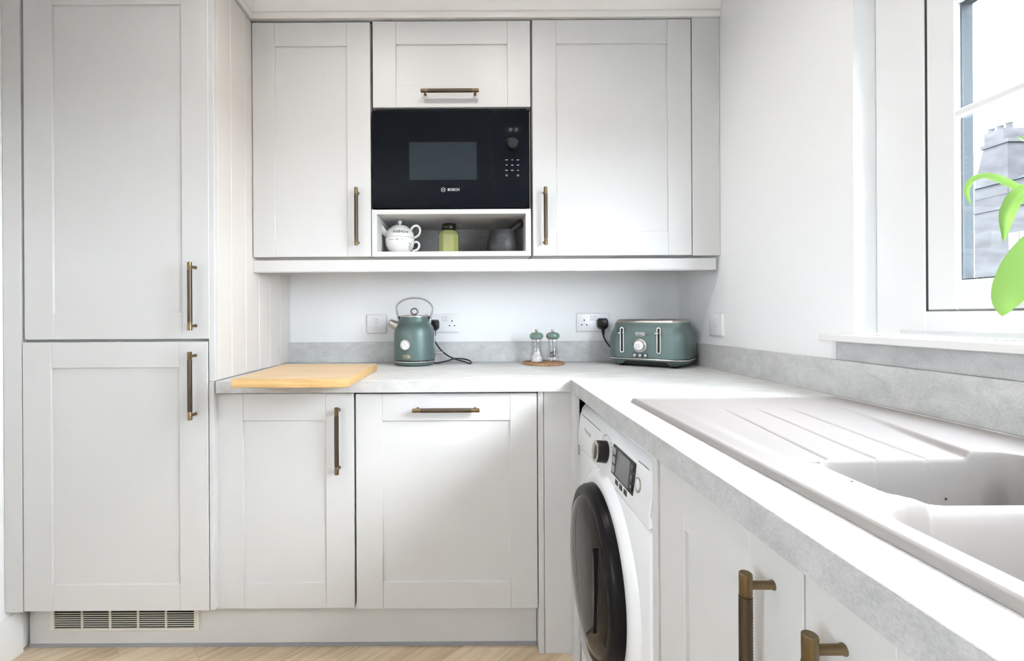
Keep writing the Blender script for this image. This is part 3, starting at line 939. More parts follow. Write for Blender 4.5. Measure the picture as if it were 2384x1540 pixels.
obj('embossed_emblem', bm, mat('embossed_glass', (0.50, 0.50, 0.28), 0.2), jar, local=True)

# mortar and pestle
p = W(1170, 560, DS)
mo = thing('mortar', (p.x, DS, ZS), 'round black granite mortar bowl on the open shelf', 'mortar')
prof = [(0, 0), (.050, 0), (.056, .004), (.0605, .018), (.0625, .035), (.0600, .058), (.0540, .082), (.0515, .0925), (.0475, .094), (.0445, .0915), (.043, .080), (.040, .060), (.030, .035), (0, .026)]
obj('bowl', lathe(bmesh.new(), prof, 48), M_granite, mo, local=True)
bm = lathe(bmesh.new(), [(0, 0), (.010, .001), (.0155, .006), (.017, .014), (.0150, .030), (.0115, .060), (.0125, .090), (.0150, .112), (.0150, .124), (.0105, .131), (0, .1325)], 28)
Mp = Matrix.Translation((p.x - .020, DS - .005, ZS + .046)) @ Matrix.Rotation(math.radians(50), 4, 'Y')
bmesh.ops.transform(bm, matrix=Mp, verts=bm.verts)
tag(obj('pestle', bm, M_granite), 'black granite pestle leaning out of the mortar', 'pestle')

# ------------------------------------------------------------------ sockets, switches
def socket_plate(name, label, w, h, O, right, cat='socket', group=None):
    M0 = face_M(O, right, (0, 0, 1))
    t = bpy.data.objects.new(name, None); col.objects.link(t); t.empty_display_size = .03
    t.matrix_world = M0; WMX[t.name] = M0
    tag(t, label, cat, group)
    bm = bmesh.new()
    rings = []
    for (ins, z, r) in ((0, 0, .006), (0, .0055, .006), (.0015, .008, .006), (.004, .0092, .005)):
        rings.append([bm.verts.new((x, y, z)) for x, y in rrect(w - 2 * ins, h - 2 * ins, r, 5)])
    for a, b in zip(rings, rings[1:]):
        n = len(a)
        for i in range(n): bm.faces.new((a[i], a[(i + 1) % n], b[(i + 1) % n], b[i]))
    bm.faces.new(rings[0]); bm.faces.new(rings[-1])
    obj('plate', bm, M_white_p, t, local=True)
    return t


def outlet(t, cx_):
    for (x, y, w_, h_) in ((cx_, .010, .0042, .0085), (cx_ - .0112, -.011, .0068, .0042), (cx_ + .0112, -.011, .0068, .0042)):
        obj('pin_slot', B(x - w_ / 2, x + w_ / 2, y - h_ / 2, y + h_ / 2, .0080, .0095), M_dark, t, local=True)


def rocker(t, x, y, w_=.010, h_=.020):
    obj('switch_surround', B(x - w_ / 2 - .0007, x + w_ / 2 + .0007, y - h_ / 2 - .0007, y + h_ / 2 + .0007, .0080, .0094), mat_gap, t, local=True)
    bm = B(x - w_ / 2, x + w_ / 2, y - h_ / 2, y + h_ / 2, .0085, .0118, bev=.0008)
    for v in bm.verts:
        if v.co.y < y and v.co.z > .010: v.co.z -= .0015
    obj('switch', bm, M_white_p, t, local=True)


mat_gap = mat('socket_gap_grey', (0.35, 0.35, 0.36), 0.5)
def wall_p(u, v): return W(u, v, D_BACK - .0003)
p = wall_p(877.5, 754.5)
t = socket_plate('fused_switch', 'single white fused switch plate left of the kettle', .091, .086, p, (1, 0, 0), 'switch')
rocker(t, 0, .012, .010, .022)
obj('fuse_line', B(-.011, .011, -.0175, -.0165, .0085, .0096), mat_gap, t, local=True)
obj('fuse_cover', B(-.012, .012, -.0285, -.0275, .0085, .0096), mat_gap, t, local=True)
p1 = wall_p(1030, 753)
t = socket_plate('double_socket', 'double white wall socket with black plug behind the kettle', .152, .086, p1, (1, 0, 0), group=None)
outlet(t, .044); outlet(t, -.048)
rocker(t, .004, .020, .011, .020); rocker(t, .020, .020, .011, .020)
p2 = wall_p(1379.5, 751)
t = socket_plate('double_socket', 'double white wall socket left of the toaster', .151, .085, p2, (1, 0, 0))
outlet(t, -.040); outlet(t, .048)
rocker(t, -.007, .019, .011, .020); rocker(t, .012, .019, .011, .020)
pa, pb = WX(1655, 756, X_R - .0003), WX(1687, 756, X_R - .0003)
pc = (pa + pb) / 2
t = socket_plate('fused_switch', 'single white fused switch plate on window wall right of the toaster', abs(pa.y - pb.y), .088, pc, (0, -1, 0), 'switch')
rocker(t, .0, .010, .011, .024)
obj('fuse_line', B(-.012, .012, -.0115, -.0105, .0085, .0096), mat_gap, t, local=True)
obj('fuse_cover', B(-.008, .008, -.0235, -.0225, .0085, .0096), mat_gap, t, local=True)


def plug_bm(w_=.044, h_=.042, d_=.030):
    bm = bmesh.new()
    rings = []
    out = [(-.5, -.28), (-.30, -.5), (.30, -.5), (.5, -.28), (.5, .30), (.38, .5), (-.38, .5), (-.5, .30)]
    for (k, z) in ((1, 0), (1, d_ * .35), (.9, d_ * .7), (.72, d_)):
        rings.append([bm.verts.new((x * w_ * k, y * h_ * k, z)) for x, y in out])
    for a, b in zip(rings, rings[1:]):
        for i in range(8): bm.faces.new((a[i], a[(i + 1) % 8], b[(i + 1) % 8], b[i]))
    bm.faces.new(rings[0]); bm.faces.new(rings[-1])
    bmesh.ops.bevel(bm, geom=bm.edges[:], offset=.003, segments=2, profile=.5, affect='EDGES')
    return bm


def power_cord(label, plug_at, right_pts, w_=.046, h_=.046):
    t = thing('plug_lead', plug_at, label, 'cable')
    bm = plug_bm(w_, h_)
    bmesh.ops.transform(bm, matrix=face_M(plug_at, (1, 0, 0), (0, 0, 1)), verts=bm.verts)
    obj('plug', bm, M_blackp, t)
    x, y, z = plug_at
    y -= .013
    bm = bmesh.new()
    sweep(bm, [(x, y, z - h_ * .42), (x, y, z - h_ * .7), (x + .002, y, z - h_ * 1.0)], [.0085, .0065, .0045], n=12)
    obj('strain_relief', bm, M_rubber, t)
    pts = crom([(x + .0015, y, z - h_ * .9)] + right_pts, 10)
    obj('flex', sweep(bmesh.new(), pts, .0033, n=10), M_rubber, t)
    return t


# ------------------------------------------------------------------ kettle
KD = 1.965
kx = W(965, 800, KD).x
kettle_base = thing('power_stand', (kx, KD, Z_T + .0002), 'round green and chrome power base under the kettle', 'kettle base')
obj('foot_ring', lathe(bmesh.new(), [(0, 0), (.074, 0), (.080, .003), (0, .003)], 64), M_blackp, kettle_base, local=True)
obj('base_disc', lathe(bmesh.new(), [(0, .003), (.080, .003), (.0855, .009), (.0875, .0165), (0, .0165)], 72), M_green, kettle_base, local=True)
obj('chrome_ring', lathe(bmesh.new(), [(0, .0165), (.0878, .0165), (.0885, .0180), (.0878, .0200), (.083, .0200), (0, .0200)], 72), M_chrome, kettle_base, local=True)
kt = thing('kettle', (kx, KD, Z_T + .0204), 'green retro kettle with chrome handle and temperature dial', 'kettle')
zb = .0204
prof = [(0, .0), (.083, .0), (.083, .0035), (.0868, .0045), (.0872, .008), (.0870, .060), (.0865, .100), (.0850, .122), (.0815, .1375), (.0750, .1490), (.0690, .1575), (.0655, .1655), (.0635, .1745), (.0618, .184), (.0600, .1845), (0, .1845)]
obj('body', lathe(bmesh.new(), prof, 96), M_green, kt, local=True)
obj('base_shadow_ring', lathe(bmesh.new(), [(.0828, -.0002), (.0858, -.0002), (.0858, .0044), (.0828, .0044)], 72), M_blackp, kt, local=True)
ld = obj('lid', lathe(bmesh.new(), [(.0605, .1842), (.0605, .1880), (.058, .1895), (.030, .1915), (0, .1920)], 64), M_steel, kt, local=True)
bm = bmesh.new()
sweep(bm, [(.0140 * math.cos(2 * PI * i / 40), 0, .2070 + .0125 * math.sin(2 * PI * i / 40)) for i in range(40)], .0035, .0035, 12, closed=True)
obj('lid_ring', bm, mat('gunmetal', (0.22, 0.21, 0.19), 0.2, 1.0), ld, local=True)
# handle
hp = crom([(-.0655, -.004, .158), (-.068, -.004, .176), (-.0735, 0, .200), (-.0775, 0, .222), (-.0700, 0, .2405), (-.048, 0, .2560), (-.020, 0, .2640), (.005, 0, .2650), (.030, 0, .2620), (.055, 0, .2510), (.0735, 0, .2340), (.0785, 0, .2160), (.0730, 0, .196), (.0685, -.004, .174), (.0655, -.004, .158)], 8)
n = len(hp)
ra = [.0042 + .0024 * max(0, (abs(i / (n - 1) - .5) - .28) / .22) for i in range(n)]
obj('handle', sweep(bmesh.new(), hp, ra, .0085, 14, fixed=(0, 1, 0)), M_chrome, kt, local=True)
for sgn in (-1, 1):
    obj('handle_pivot', B(sgn * .0615 - .0045, sgn * .0615 + .0045, -.012, .008, .1545, .187, bev=.002), M_blackp, kt, local=True)
# spout
a0 = Vector((-.060, -.012, .1405)); a1 = Vector((-.1015, -.022, .1620))
dirv = (a1 - a0).normalized()
bm = bmesh.new()
sweep(bm, [a0, a0.lerp(a1, .5), a1], [.0215, .0180, .0140], [.0195, .0165, .0130], 28, fixed=(0, 1, 0), cap=False)
sweep(bm, [a1, a0.lerp(a1, .4)], [.0130, .0165], [.0120, .0150], 28, fixed=(0, 1, 0), cap=False)
obj('spout', bm, M_steel, kt, local=True)
# dial
th = math.radians(-15.5)
nd = Vector((math.sin(th), -math.cos(th), 0)); rd = Vector((math.cos(th), math.sin(th), 0))
Mo = face_M(nd * .084 + Vector((0, 0, .0705)), rd, (0, 0, 1))
dl = obj('temperature_dial', lathe(bmesh.new(), [(.0215, 0), (.0222, .009), (.0228, .0125), (.0212, .0150), (.0192, .0142), (.0192, .0120), (0, .0120)], 48, M=Mo), M_chrome, kt, local=True)
obj('dial_face', lathe(bmesh.new(), [(.0190, .0122), (0, .0124)], 40, M=Mo), M_face, dl, local=True)
bm = bmesh.new()
for i in range(22):
    a = math.radians(-50 + 280 * i / 21)
    stroke(bm, [Vector((.0130 * math.cos(a), .0130 * math.sin(a), 0)), Vector((.0155 * math.cos(a), .0155 * math.sin(a), 0))], .0003, .0128)
bmesh.ops.transform(bm, matrix=Mo, verts=bm.verts)
obj('dial_ticks', bm, M_prdark, dl, local=True)
bm = stroke(bmesh.new(), [Vector((-.0050, .0085, 0)), Vector((.0035, -.0075, 0))], .0005, .0131)
bmesh.ops.transform(bm, matrix=Mo, verts=bm.verts)
obj('dial_pointer', bm, M_prdark, dl, local=True)


def badge(w_, h_, txt):
    bm = bmesh.new()
    ring_outline(bm, rrect(w_, h_, h_ * .48, 6), rrect(w_ - .0030, h_ - .0030, h_ * .48 - .0015, 6), .0007)
    return bm
bm = badge(.0345, .0140, '')
tb = text_bm('TOWER', .0085, bold=.0003)
bmesh.ops.translate(bm, verts=bm.verts, vec=(0, .0215, 0)); bmesh.ops.translate(tb, verts=tb.verts, vec=(0, .0215, .0004))
bg_ = obj('badge', wrap(bm, .0872, th), M_chrome, kt, local=True)
obj('badge_lettering', wrap(tb, .0872, th), M_chrome, bg_, local=True)
# lever, water gauge strip
obj('switch_lever', B(.0845, .121, -.006, .006, .0290, .0355, bev=.0015), M_chrome, kt, local=True)
obj('lever_slot', B(.0835, .0880, -.004, .004, .014, .036, bev=.001), M_blackp, kt, local=True)
bm = bmesh.new()
vs = []
for z in (.055, .125):
    vs.append([bm.verts.new((.0878 * math.cos(a), .0878 * math.sin(a), z)) for a in [math.radians(-14 + 28 * i / 8) for i in range(9)]])
for i in range(8): bm.faces.new((vs[0][i], vs[0][i + 1], vs[1][i + 1], vs[1][i]))
obj('water_gauge', bm, mat('clear_gauge', (0.55, 0.58, 0.60), 0.15), kt, local=True)

kp_ = W(1012, 757, D_BACK - .010)
yc = D_U - .02
power_cord('black kettle plug and loop of flex on worktop right of the kettle', (kp_.x, D_BACK - .0105, kp_.z),
           [W(1008, 782, 2.045), W(1013, 796, 2.045), W(1029, 818, 2.04), W(1053, 834, 2.035), W(1080, 846, 2.01).xy.to_3d() + Vector((0, 0, Z_T + .008)),
            Vector((W(1094, 847, 1.97).x, 1.965, Z_T + .0045)), Vector((W(1096, 842, 1.99).x, 1.995, Z_T + .009)), Vector((W(1083, 836, 2.02).x, 2.03, Z_T + .016)), Vector((W(1060, 834, 2.02).x, 2.035, Z_T + .019)),
            Vector((W(1040, 840, 2.0).x, 2.02, Z_T + .010)), Vector((W(1020, 846, 2.0).x, 1.99, Z_T + .005)), Vector((kx + .084, KD + .010, Z_T + .0065))], .044, .048)

# ------------------------------------------------------------------ salt and pepper mills on a cork mat
CD = 1.966
cxm = W(1265, 850, CD).x
tag(obj('cork_mat', lathe(bmesh.new(), [(0, 0), (.086, 0), (.0895, .002), (.0895, .0075), (.0875, .0095), (0, .0095)], 64, M=Matrix.Translation((cxm, CD, Z_T + .0002))), M_cork), 'round brown cork mat under the salt and pepper mills', 'mat')
for (u, nm, lab) in ((1249, 'salt_mill', 'clear acrylic mill with green top holding white salt'), (1287, 'pepper_mill', 'clear acrylic mill with green top holding black peppercorns')):
    x = W(u, 800, CD).x
    t = thing(nm, (x, CD, Z_T + .0100), lab, 'mill', 'salt and pepper mills')
    outer = [(0, 0), (.0265, 0), (.0275, .002), (.0275, .022), (.0250, .026), (.0262, .030), (.0255, .035), (.0215, .045), (.0195, .060), (.0195, .078), (.0215, .082), (.0225, .086), (.0215, .090), (.0205, .096), (0, .096)]
    obj('acrylic_body', lathe(bmesh.new(), outer, 40), M_clear, t, local=True)
    if nm == 'salt_mill':
        obj('salt', lathe(bmesh.new(), [(0, .002), (.0245, .002), (.0245, .019), (.0205, .024), (.0165, .030), (.0155, .040), (.012, .043), (0, .042)], 28), M_salt, t, local=True)
    else:
        bm = bmesh.new()
        rnd = random.Random(3)
        for k in range(46):
            r = .0115 * math.sqrt(rnd.random()); a = rnd.random() * 2 * PI
            bmesh.ops.create_icosphere(bm, subdivisions=1, radius=rnd.uniform(.0022, .0028), matrix=Matrix.Translation((r * math.cos(a), r * math.sin(a), .027 + rnd.random() * .020)))
        o = obj('peppercorns', bm, M_pepper, t, local=True); o['kind'] = 'stuff'
        obj('grinder_disc', lathe(bmesh.new(), [(0, .021), (.015, .021), (.015, .024), (0, .024)], 28), M_pepper, t, local=True)
    obj('spindle', lathe(bmesh.new(), [(0, .044), (.0022, .044), (.0022, .0955), (0, .0955)], 12), M_chrome, t, local=True)
    obj('mill_top', lathe(bmesh.new(), [(0, .0962), (.019, .0962), (.0235, .0985), (.0278, .1040), (.0288, .1100), (.0275, .1165), (.0235, .1215), (.0150, .1255), (.006, .1265), (0, .1265)], 44), M_green2, t, local=True)
    obj('top_knob', lathe(bmesh.new(), [(0, .126), (.0035, .1262), (.0035, .1275), (.0060, .1300), (.0068, .1335), (.0058, .1370), (.003, .1392), (0, .1397)], 24), M_steel, t, local=True)

# ------------------------------------------------------------------ toaster
phi = math.radians(38)
TW, TDp = .306, .225
nT = Vector((-math.sin(phi), -math.cos(phi), 0)); rT = Vector((math.cos(phi), -math.sin(phi), 0))
low = W(1572, 842, 1.785)                                   # near right-hand corner region
ctr = Vector((.737, 1.903, 0))
to = thing('toaster', (ctr.x, ctr.y, Z_T), 'green retro four-slice toaster with chrome trim in the worktop corner', 'toaster', rz=-phi)


def dense(pts, step=.012):
    out = []
    for a_, b_ in zip(pts, pts[1:] + pts[:1]):
        m_ = 24 if math.hypot(a_[0] - b_[0], a_[1] - b_[1]) > .05 else 1
        out += [(a_[0] + (b_[0] - a_[0]) * i_ / m_, a_[1] + (b_[1] - a_[1]) * i_ / m_) for i_ in range(m_)]
    return out


def loft(bm, rows, k=8, w=TW, d_=TDp, r=.052, zf=None, cap=True):
    rings = []
    for ins, z in rows:
        pts = rrect(w - 2 * ins, d_ - 2 * ins, max(.006, r - ins * .6), k)
        if zf: pts = dense(pts)
        rings.append([bm.verts.new((x, y, zf(x, y, z) if zf else z)) for x, y in pts])
    n = len(rings[0])
    for a, b in zip(rings, rings[1:]):
        for i in range(n): bm.faces.new((a[i], a[(i + 1) % n], b[(i + 1) % n], b[i]))
    if cap: bm.faces.new(rings[0]); bm.faces.new(rings[-1])
    return bm


obj('body', loft(bmesh.new(), [(.004, .034), (.0, .037), (0, .060), (0, .100), (.0010, .118), (.0040, .132), (.0095, .144), (.0145, .154), (.0175, .164), (.0190, .174), (.0205, .1765)]), M_green, to, local=True)
obj('chrome_band', loft(bmesh.new(), [(.003, .0290), (-.0022, .0300), (-.0030, .0320), (-.0018, .0345), (.004, .0352)]), M_chrome, to, local=True)
def zf(x, y, z):
    if z > .0235 or abs(y) < .06: return z
    t = max(0.0, min(1.0, (abs(x) - .078) / .016))
    t = t * t * (3 - 2 * t)
    return .0238 + (z - .0238) * t
obj('base_skirt', loft(bmesh.new(), [(.001, .0290), (.006, .0225), (.014, .0125), (.022, .0080)], k=10, zf=zf, cap=False), M_green, to, local=True)
obj('underside', B(-.125, .125, -.082, .082, .0075, .0285), M_blackp, to, local=True)
for sx in (-1, 1):
    for sy in (-1, 1):
        obj('foot', lathe(bmesh.new(), [(0, .0002), (.009, .0002), (.010, .002), (.010, .012), (0, .012)], 20, M=Matrix.Translation((sx * .105, sy * .062, 0))), M_blackp, to, local=True)
top = obj('top_plate', loft(bmesh.new(), [(.0200, .1762), (.0205, .1790), (.0260, .1880), (.0285, .1895)]), M_steel, to, local=True)
for ix in (-1, 1):
    for iy in (-1, 1):
        obj('bread_slot', B(ix * .068 - .052, ix * .068 + .052, iy * .042 - .012, iy * .042 + .012, .1893, .1899), M_dark, top, local=True)
yf = -TDp / 2
def tf(bm, x, z, out=0.0):
    bmesh.ops.transform(bm, matrix=face_M((x, yf - out, z), (1, 0, 0), (0, 0, 1)), verts=bm.verts)
    return bm
for xs in (-.086, .058):
    bm = bmesh.new()
    ring_outline(bm, rrect(.0165, .104, .008, 8), rrect(.0085, .094, .0040, 8), .0035)
    sl_ = obj('lever_slot', tf(bm, xs, .1075), M_chrome, to, local=True)
    bm = extrude_poly(bmesh.new(), rrect(.0085, .094, .0040, 8), lambda p, s_: (p[0], p[1], .0002 + .0012 * s_))
    obj('slot_recess', tf(bm, xs, .1075), M_dark, sl_, local=True)
    lv = B(xs - .0065, xs + .0065, yf - .034, yf - .002, .1330, .1395, bev=.0022, seg=2)
    obj('lever', lv, M_chrome, sl_, local=True)
xd = -.014
dl = obj('browning_dial', tf(lathe(bmesh.new(), [(.0265, 0), (.0275, .003), (.0270, .006), (.0235, .0075), (.0205, .0060), (.0200, .0062), (.0200, .0150), (.0185, .0175), (.0, .0180)], 56), xd, .0870), M_chrome, to, local=True)
obj('dial_cap', tf(lathe(bmesh.new(), [(.0180, .0178), (.0165, .0186), (0, .0190)], 40), xd, .0870), M_face, dl, local=True)
bm = bmesh.new()
ring_outline(bm, [(.0070 * math.cos(a * PI / 12) - .003, .0070 * math.sin(a * PI / 12)) for a in range(24)], [(.0060 * math.cos(a * PI / 12) - .003, .0060 * math.sin(a * PI / 12)) for a in range(24)], .0004)
obj('dial_mark', tf(bm, xd, .0870, .0190), M_grprint, dl, local=True)
bm = badge(.0390, .0150, '')
b_ = obj('badge', tf(bm, xd, .1310), M_chrome, to, local=True)
obj('badge_lettering', tf(text_bm('TOWER', .0092, bold=.0003), xd, .1310, .0004), M_chrome, b_, local=True)
for k in (-1, 0, 1):
    bt = obj('button', tf(lathe(bmesh.new(), [(.0088, 0), (.0088, .0028), (.0072, .0032), (.0070, .0022), (0, .0022)], 28), xd + k * .0215, .0475), M_blackp, to, local=True)
    obj('button_cap', tf(lathe(bmesh.new(), [(.0066, .0022), (.0064, .0046), (.0055, .0054), (0, .0056)], 24), xd + k * .0215, .0475), M_chrome, bt, local=True)
    bm = bmesh.new(); v = [bm.verts.new(q) for q in ((-.0030, .0012, .0058), (.0030, .0012, .0058), (0, -.0030, .0058))]; bm.faces.new(v)
    obj('button_mark', tf(bm, xd + k * .0215, .0480), M_prdark, bt, local=True)
    bm = bmesh.new()
    for q in range(6): box(bm, -.0062 + q * .0021, -.0062 + q * .0021 + .0015, -.0007, .0007, 0, .0003)
    obj('button_caption', tf(bm, xd + k * .0215, .0375), M_print, to, local=True)

pq = W(1402, 754, D_BACK - .010)
power_cord('black toaster plug with flex dropping behind the toaster', (pq.x, D_BACK - .0105, pq.z),
           [W(1405, 783, 2.062), W(1413, 799, 2.058), W(1424, 812, 2.050), Vector((.632, 2.058, Z_T + .030))], .048, .050)

# ------------------------------------------------------------------ chopping board (overhangs the worktop edge)
cb = thing('chopping_board', (-.56, 1.55, Z_T), 'thick bamboo chopping board overhanging the worktop edge', 'chopping board')
q = [W(537, 900, 1.337), W(811, 901, 1.337), W(878, 846, 1.775), W(646, 847.5, 1.745)]
q = [(q[0].x, 1.340), (q[1].x, 1.336), (q[2].x, 1.770), (q[3].x + .01, 1.772)]
bm = extrude_poly(bmesh.new(), q, lambda p, s_: (p[0], p[1], Z_T + .0006 + .0248 * s_))
bmesh.ops.bevel(bm, geom=bm.edges[:], offset=.0016, segments=2, profile=.5, affect='EDGES')
core = obj('board', bm, M_bamboo_e, cb)
# laminated top strips
ns = 12
for i in range(ns):
    t0, t1 = i / ns, (i + 1) / ns
    def L2(a, b, t): return (a[0] + (b[0] - a[0]) * t, a[1] + (b[1] - a[1]) * t)
    a, b = L2(q[0], q[3], t0), L2(q[1], q[2], t0); c, d_ = L2(q[1], q[2], t1), L2(q[0], q[3], t1)
    e = .0022
    poly = [(a[0] + e, a[1] + (e if i == 0 else .00008)), (b[0] - e, b[1] + (e if i == 0 else .00008)), (c[0] - e, c[1] - (e if i == ns - 1 else .00008)), (d_[0] + e, d_[1] - (e if i == ns - 1 else .00008))]
    bm = extrude_poly(bmesh.new(), poly, lambda p, s_: (p[0], p[1], Z_T + .0252 + .0006 * s_))
    obj('bamboo_strip', bm, M_bamboo, cb)

# ------------------------------------------------------------------ sink
ZR = Z_T + .0085
def sst(a, b, x):
    t = max(0.0, min(1.0, (x - a) / (b - a))); return t * t * (3 - 2 * t)
def sd_rr(x, y, x0, x1, y0, y1, r):
    cx_, cy_ = (x0 + x1) / 2, (y0 + y1) / 2
    qx, qy = abs(x - cx_) - (x1 - x0) / 2 + r, abs(y - cy_) - (y1 - y0) / 2 + r
    return min(max(qx, qy), 0) + math.hypot(max(qx, 0), max(qy, 0)) - r
def bowl_w(s_):
    d_ = .0015 - s_
    if d_ <= 0: return 0.0
    if d_ < .004: return .10 * (d_ / .004) ** 2
    if d_ < .016: return .10 + .76 * (d_ - .004) / .012
    if d_ < .040: return .86 + .14 * (1 - (1 - (d_ - .016) / .024) ** 2)
    return 1.0
YB1, YB0 = .662, .508                                      # half bowl
GR = [(.528, .505), (.598, .576), (.668, .648)]
def sink_h(x, y):
    h = ZR
    e = min(x - SX0, SX1 - x, y - SY0, SY1 - y)
    h -= .0075 * (1 - sst(0, .004, e))
    # shallow step inside the rim
    h += .0016 * (sst(.004, .008, e) - sst(.013, .018, e))
    # drainer dish: slopes to the bowls, stays below the tap ledge
    ledge = .790 - .085 * sst(1.06, .55, y) if y < 1.06 else .790
    dish = sst(SX0 + .040, SX0 + .085, x) * (1 - sst(ledge - .012, ledge, x)) * sst(1.075, 1.02, y)
    depth = .0015 + .0095 * sst(1.02, .60, y)
    if y > YB0 - .02:
        h -= dish * depth * sst(YB0 - .02, YB0 + .03, y)
    for xa, xb in GR:
        if .64 < y < 1.0:
            gx = xa + (xb - xa) * (1.0 - y) / .34
            h -= .0022 * math.exp(-((x - gx) / .0028) ** 2) * sst(1.0, .93, y)
    # bowls
    s1 = sd_rr(x, y, .480, .765, YB0, YB1, .040)
    s2 = sd_rr(x, y, .405, .780, SY0 + .035, .478, .045)
    w1 = bowl_w(s1); w2 = bowl_w(s2)
    low_ = sst(.001, -.006, sd_rr(x, y, .470, .775, .40, .60, .02))
    # lowered saddle between the bowls
    if y < YB0 + .02: h -= .0105 * low_ * sst(YB0 + .02, YB0 - .004, y)
    hb1, hb2 = ZR - .135, ZR - .185
    h = h + (hb1 - h) * w1
    h = h + (hb2 - h) * w2
    return h
nx, ny = 300, 600
bm = bmesh.new()
xs_ = [SX0 + (SX1 - SX0) * i / nx for i in range(nx + 1)]
ys_ = [SY0 + (SY1 - SY0) * j / ny for j in range(ny + 1)]
grid = [[bm.verts.new((x, y, sink_h(x, y))) for y in ys_] for x in xs_]
for i in range(nx):
    for j in range(ny):
        bm.faces.new((grid[i][j], grid[i + 1][j], grid[i + 1][j + 1], grid[i][j + 1]))
sk = thing('sink', ((SX0 + SX1) / 2, .6, Z_T), 'beige composite one and a half bowl sink with grooved drainer', 'sink')
obj('basin', bm, M_sink, sk, angle=60)
bm = bmesh.new()
box(bm, SX0 + .0005, SX1 - .0005, SY0 + .0005, SY0 + .012, Z_T + .0003, Z_T + .0008); box(bm, SX0 + .0005, SX0 + .012, SY0 + .012, SY1 - .0005, Z_T + .0003, Z_T + .0008)
obj('rim_seal', bm, M_plinthseal, sk)
obj('waste_ring', lathe(bmesh.new(), [(.044, 0), (.044, .003), (.030, .004), (.028, .001), (0, .001)], 40, M=Matrix.Translation((.59, .25, ZR - .185))), M_chrome, sk)
# droplets on the bowl walls
bm = bmesh.new()
rnd = random.Random(21)
for k in range(150):
    x, y = rnd.uniform(.43, .755), rnd.choice((rnd.uniform(.20, .46), rnd.uniform(.515, .655)))
    z = sink_h(x, y)
    if z > ZR - .010: continue
    e = .0008
    nrm_ = Vector((-(sink_h(x + e, y) - sink_h(x - e, y)) / (2 * e), -(sink_h(x, y + e) - sink_h(x, y - e)) / (2 * e), 1)).normalized()
    r = rnd.choice((.0009, .0012, .0015, .0021))
    bmesh.ops.create_icosphere(bm, subdivisions=2, radius=r, matrix=Matrix.Translation(Vector((x, y, z)) + nrm_ * r * .3))
tag(obj('water_droplets', bm, M_water, angle=180), 'tiny clear water droplets scattered inside the sink bowls', 'water', kind='stuff')

# ------------------------------------------------------------------ washing machine
WY_0, WY_1 = .850, 1.444
XF = .323
def fx(z):
    return XF + .10 * max(0, z - .72)
wm = thing('washing_machine', (.62, 1.147, 0), 'white front-loading washing machine with dark round door under the worktop', 'washing machine')
obj('casing', B(.345, .88, WY_0 + .002, WY_1 - .002, .012, .842, bev=.006, seg=2), M_wm, wm)
bm = extrude_poly(bmesh.new(), [(XF + .001, .085), (XF + .001, .705), (.40, .705), (.40, .085)], lambda p, s_: (p[0], (WY_0, WY_1)[s_], p[1]))
bmesh.ops.bevel(bm, geom=bm.edges[:], offset=.010, segments=3, profile=.5, affect='EDGES')
obj('front_panel', bm, M_wm, wm)
obj('kick_panel', B(XF + .006, .40, WY_0 + .003, WY_1 - .003, .012, .083, bev=.003), M_wm, wm)
for yy in (WY_0 + .06, WY_1 - .06):
    obj('foot', lathe(bmesh.new(), [(0, .0005), (.02, .0005), (.02, .008), (.008, .010), (.008, .02), (0, .02)], 20, M=Matrix.Translation((.40, yy, 0))), M_blackp, wm)
pf = [(XF, .708), (XF, .735), (fx(.77), .77), (fx(.80), .80), (fx(.815) + .003, .820), (fx(.83) + .012, .834), (.372, .842), (.42, .845), (.42, .708)]
bm = extrude_poly(bmesh.new(), pf, lambda p, s_: (p[0], (WY_0, WY_1)[s_], p[1]))
bmesh.ops.bevel(bm, geom=[e for e in bm.edges if abs(e.verts[0].co.y - e.verts[1].co.y) < 1e-6], offset=.009, segments=3, profile=.5, affect='EDGES')
fas = obj('control_fascia', bm, M_wm, wm)


def F(u, v):
    X = XF
    for _ in range(6):
        q_ = WX(u, v, X); X = fx(q_.z)
    return WX(u, v, X)
def fM(p_, out=.0004):
    up = Vector((.10 if p_.z > .72 else 0, 0, 1)).normalized()
    n_ = Vector((0, -1, 0)).cross(up)
    o_ = Vector((fx(p_.z), p_.y, p_.z)) + n_ * out
    return face_M(o_, (0, -1, 0), up)
def fdecal(bm, p_, m, name, parent=None, out=.0002):
    bmesh.ops.transform(bm, matrix=fM(Vector(p_), out), verts=bm.verts)
    return obj(name, bm, m, parent or fas)


# detergent drawer outline, lettering
pA, pB = F(1354, 963), F(1399, 1002)
fdecal(stroke(bmesh.new(), [Vector((-(pA.y - pB.y) / 2, 0, 0)), Vector(((pA.y - pB.y) / 2, 0, 0))], .0008, .0002), (0, (pA.y + pB.y) / 2, .803), M_prdark, 'drawer_gap')
fdecal(text_bm('Hotpoint', .020, .0002), (0, F(1368, 1008).y, F(1368, 1008).z), M_grprint, 'lettering')
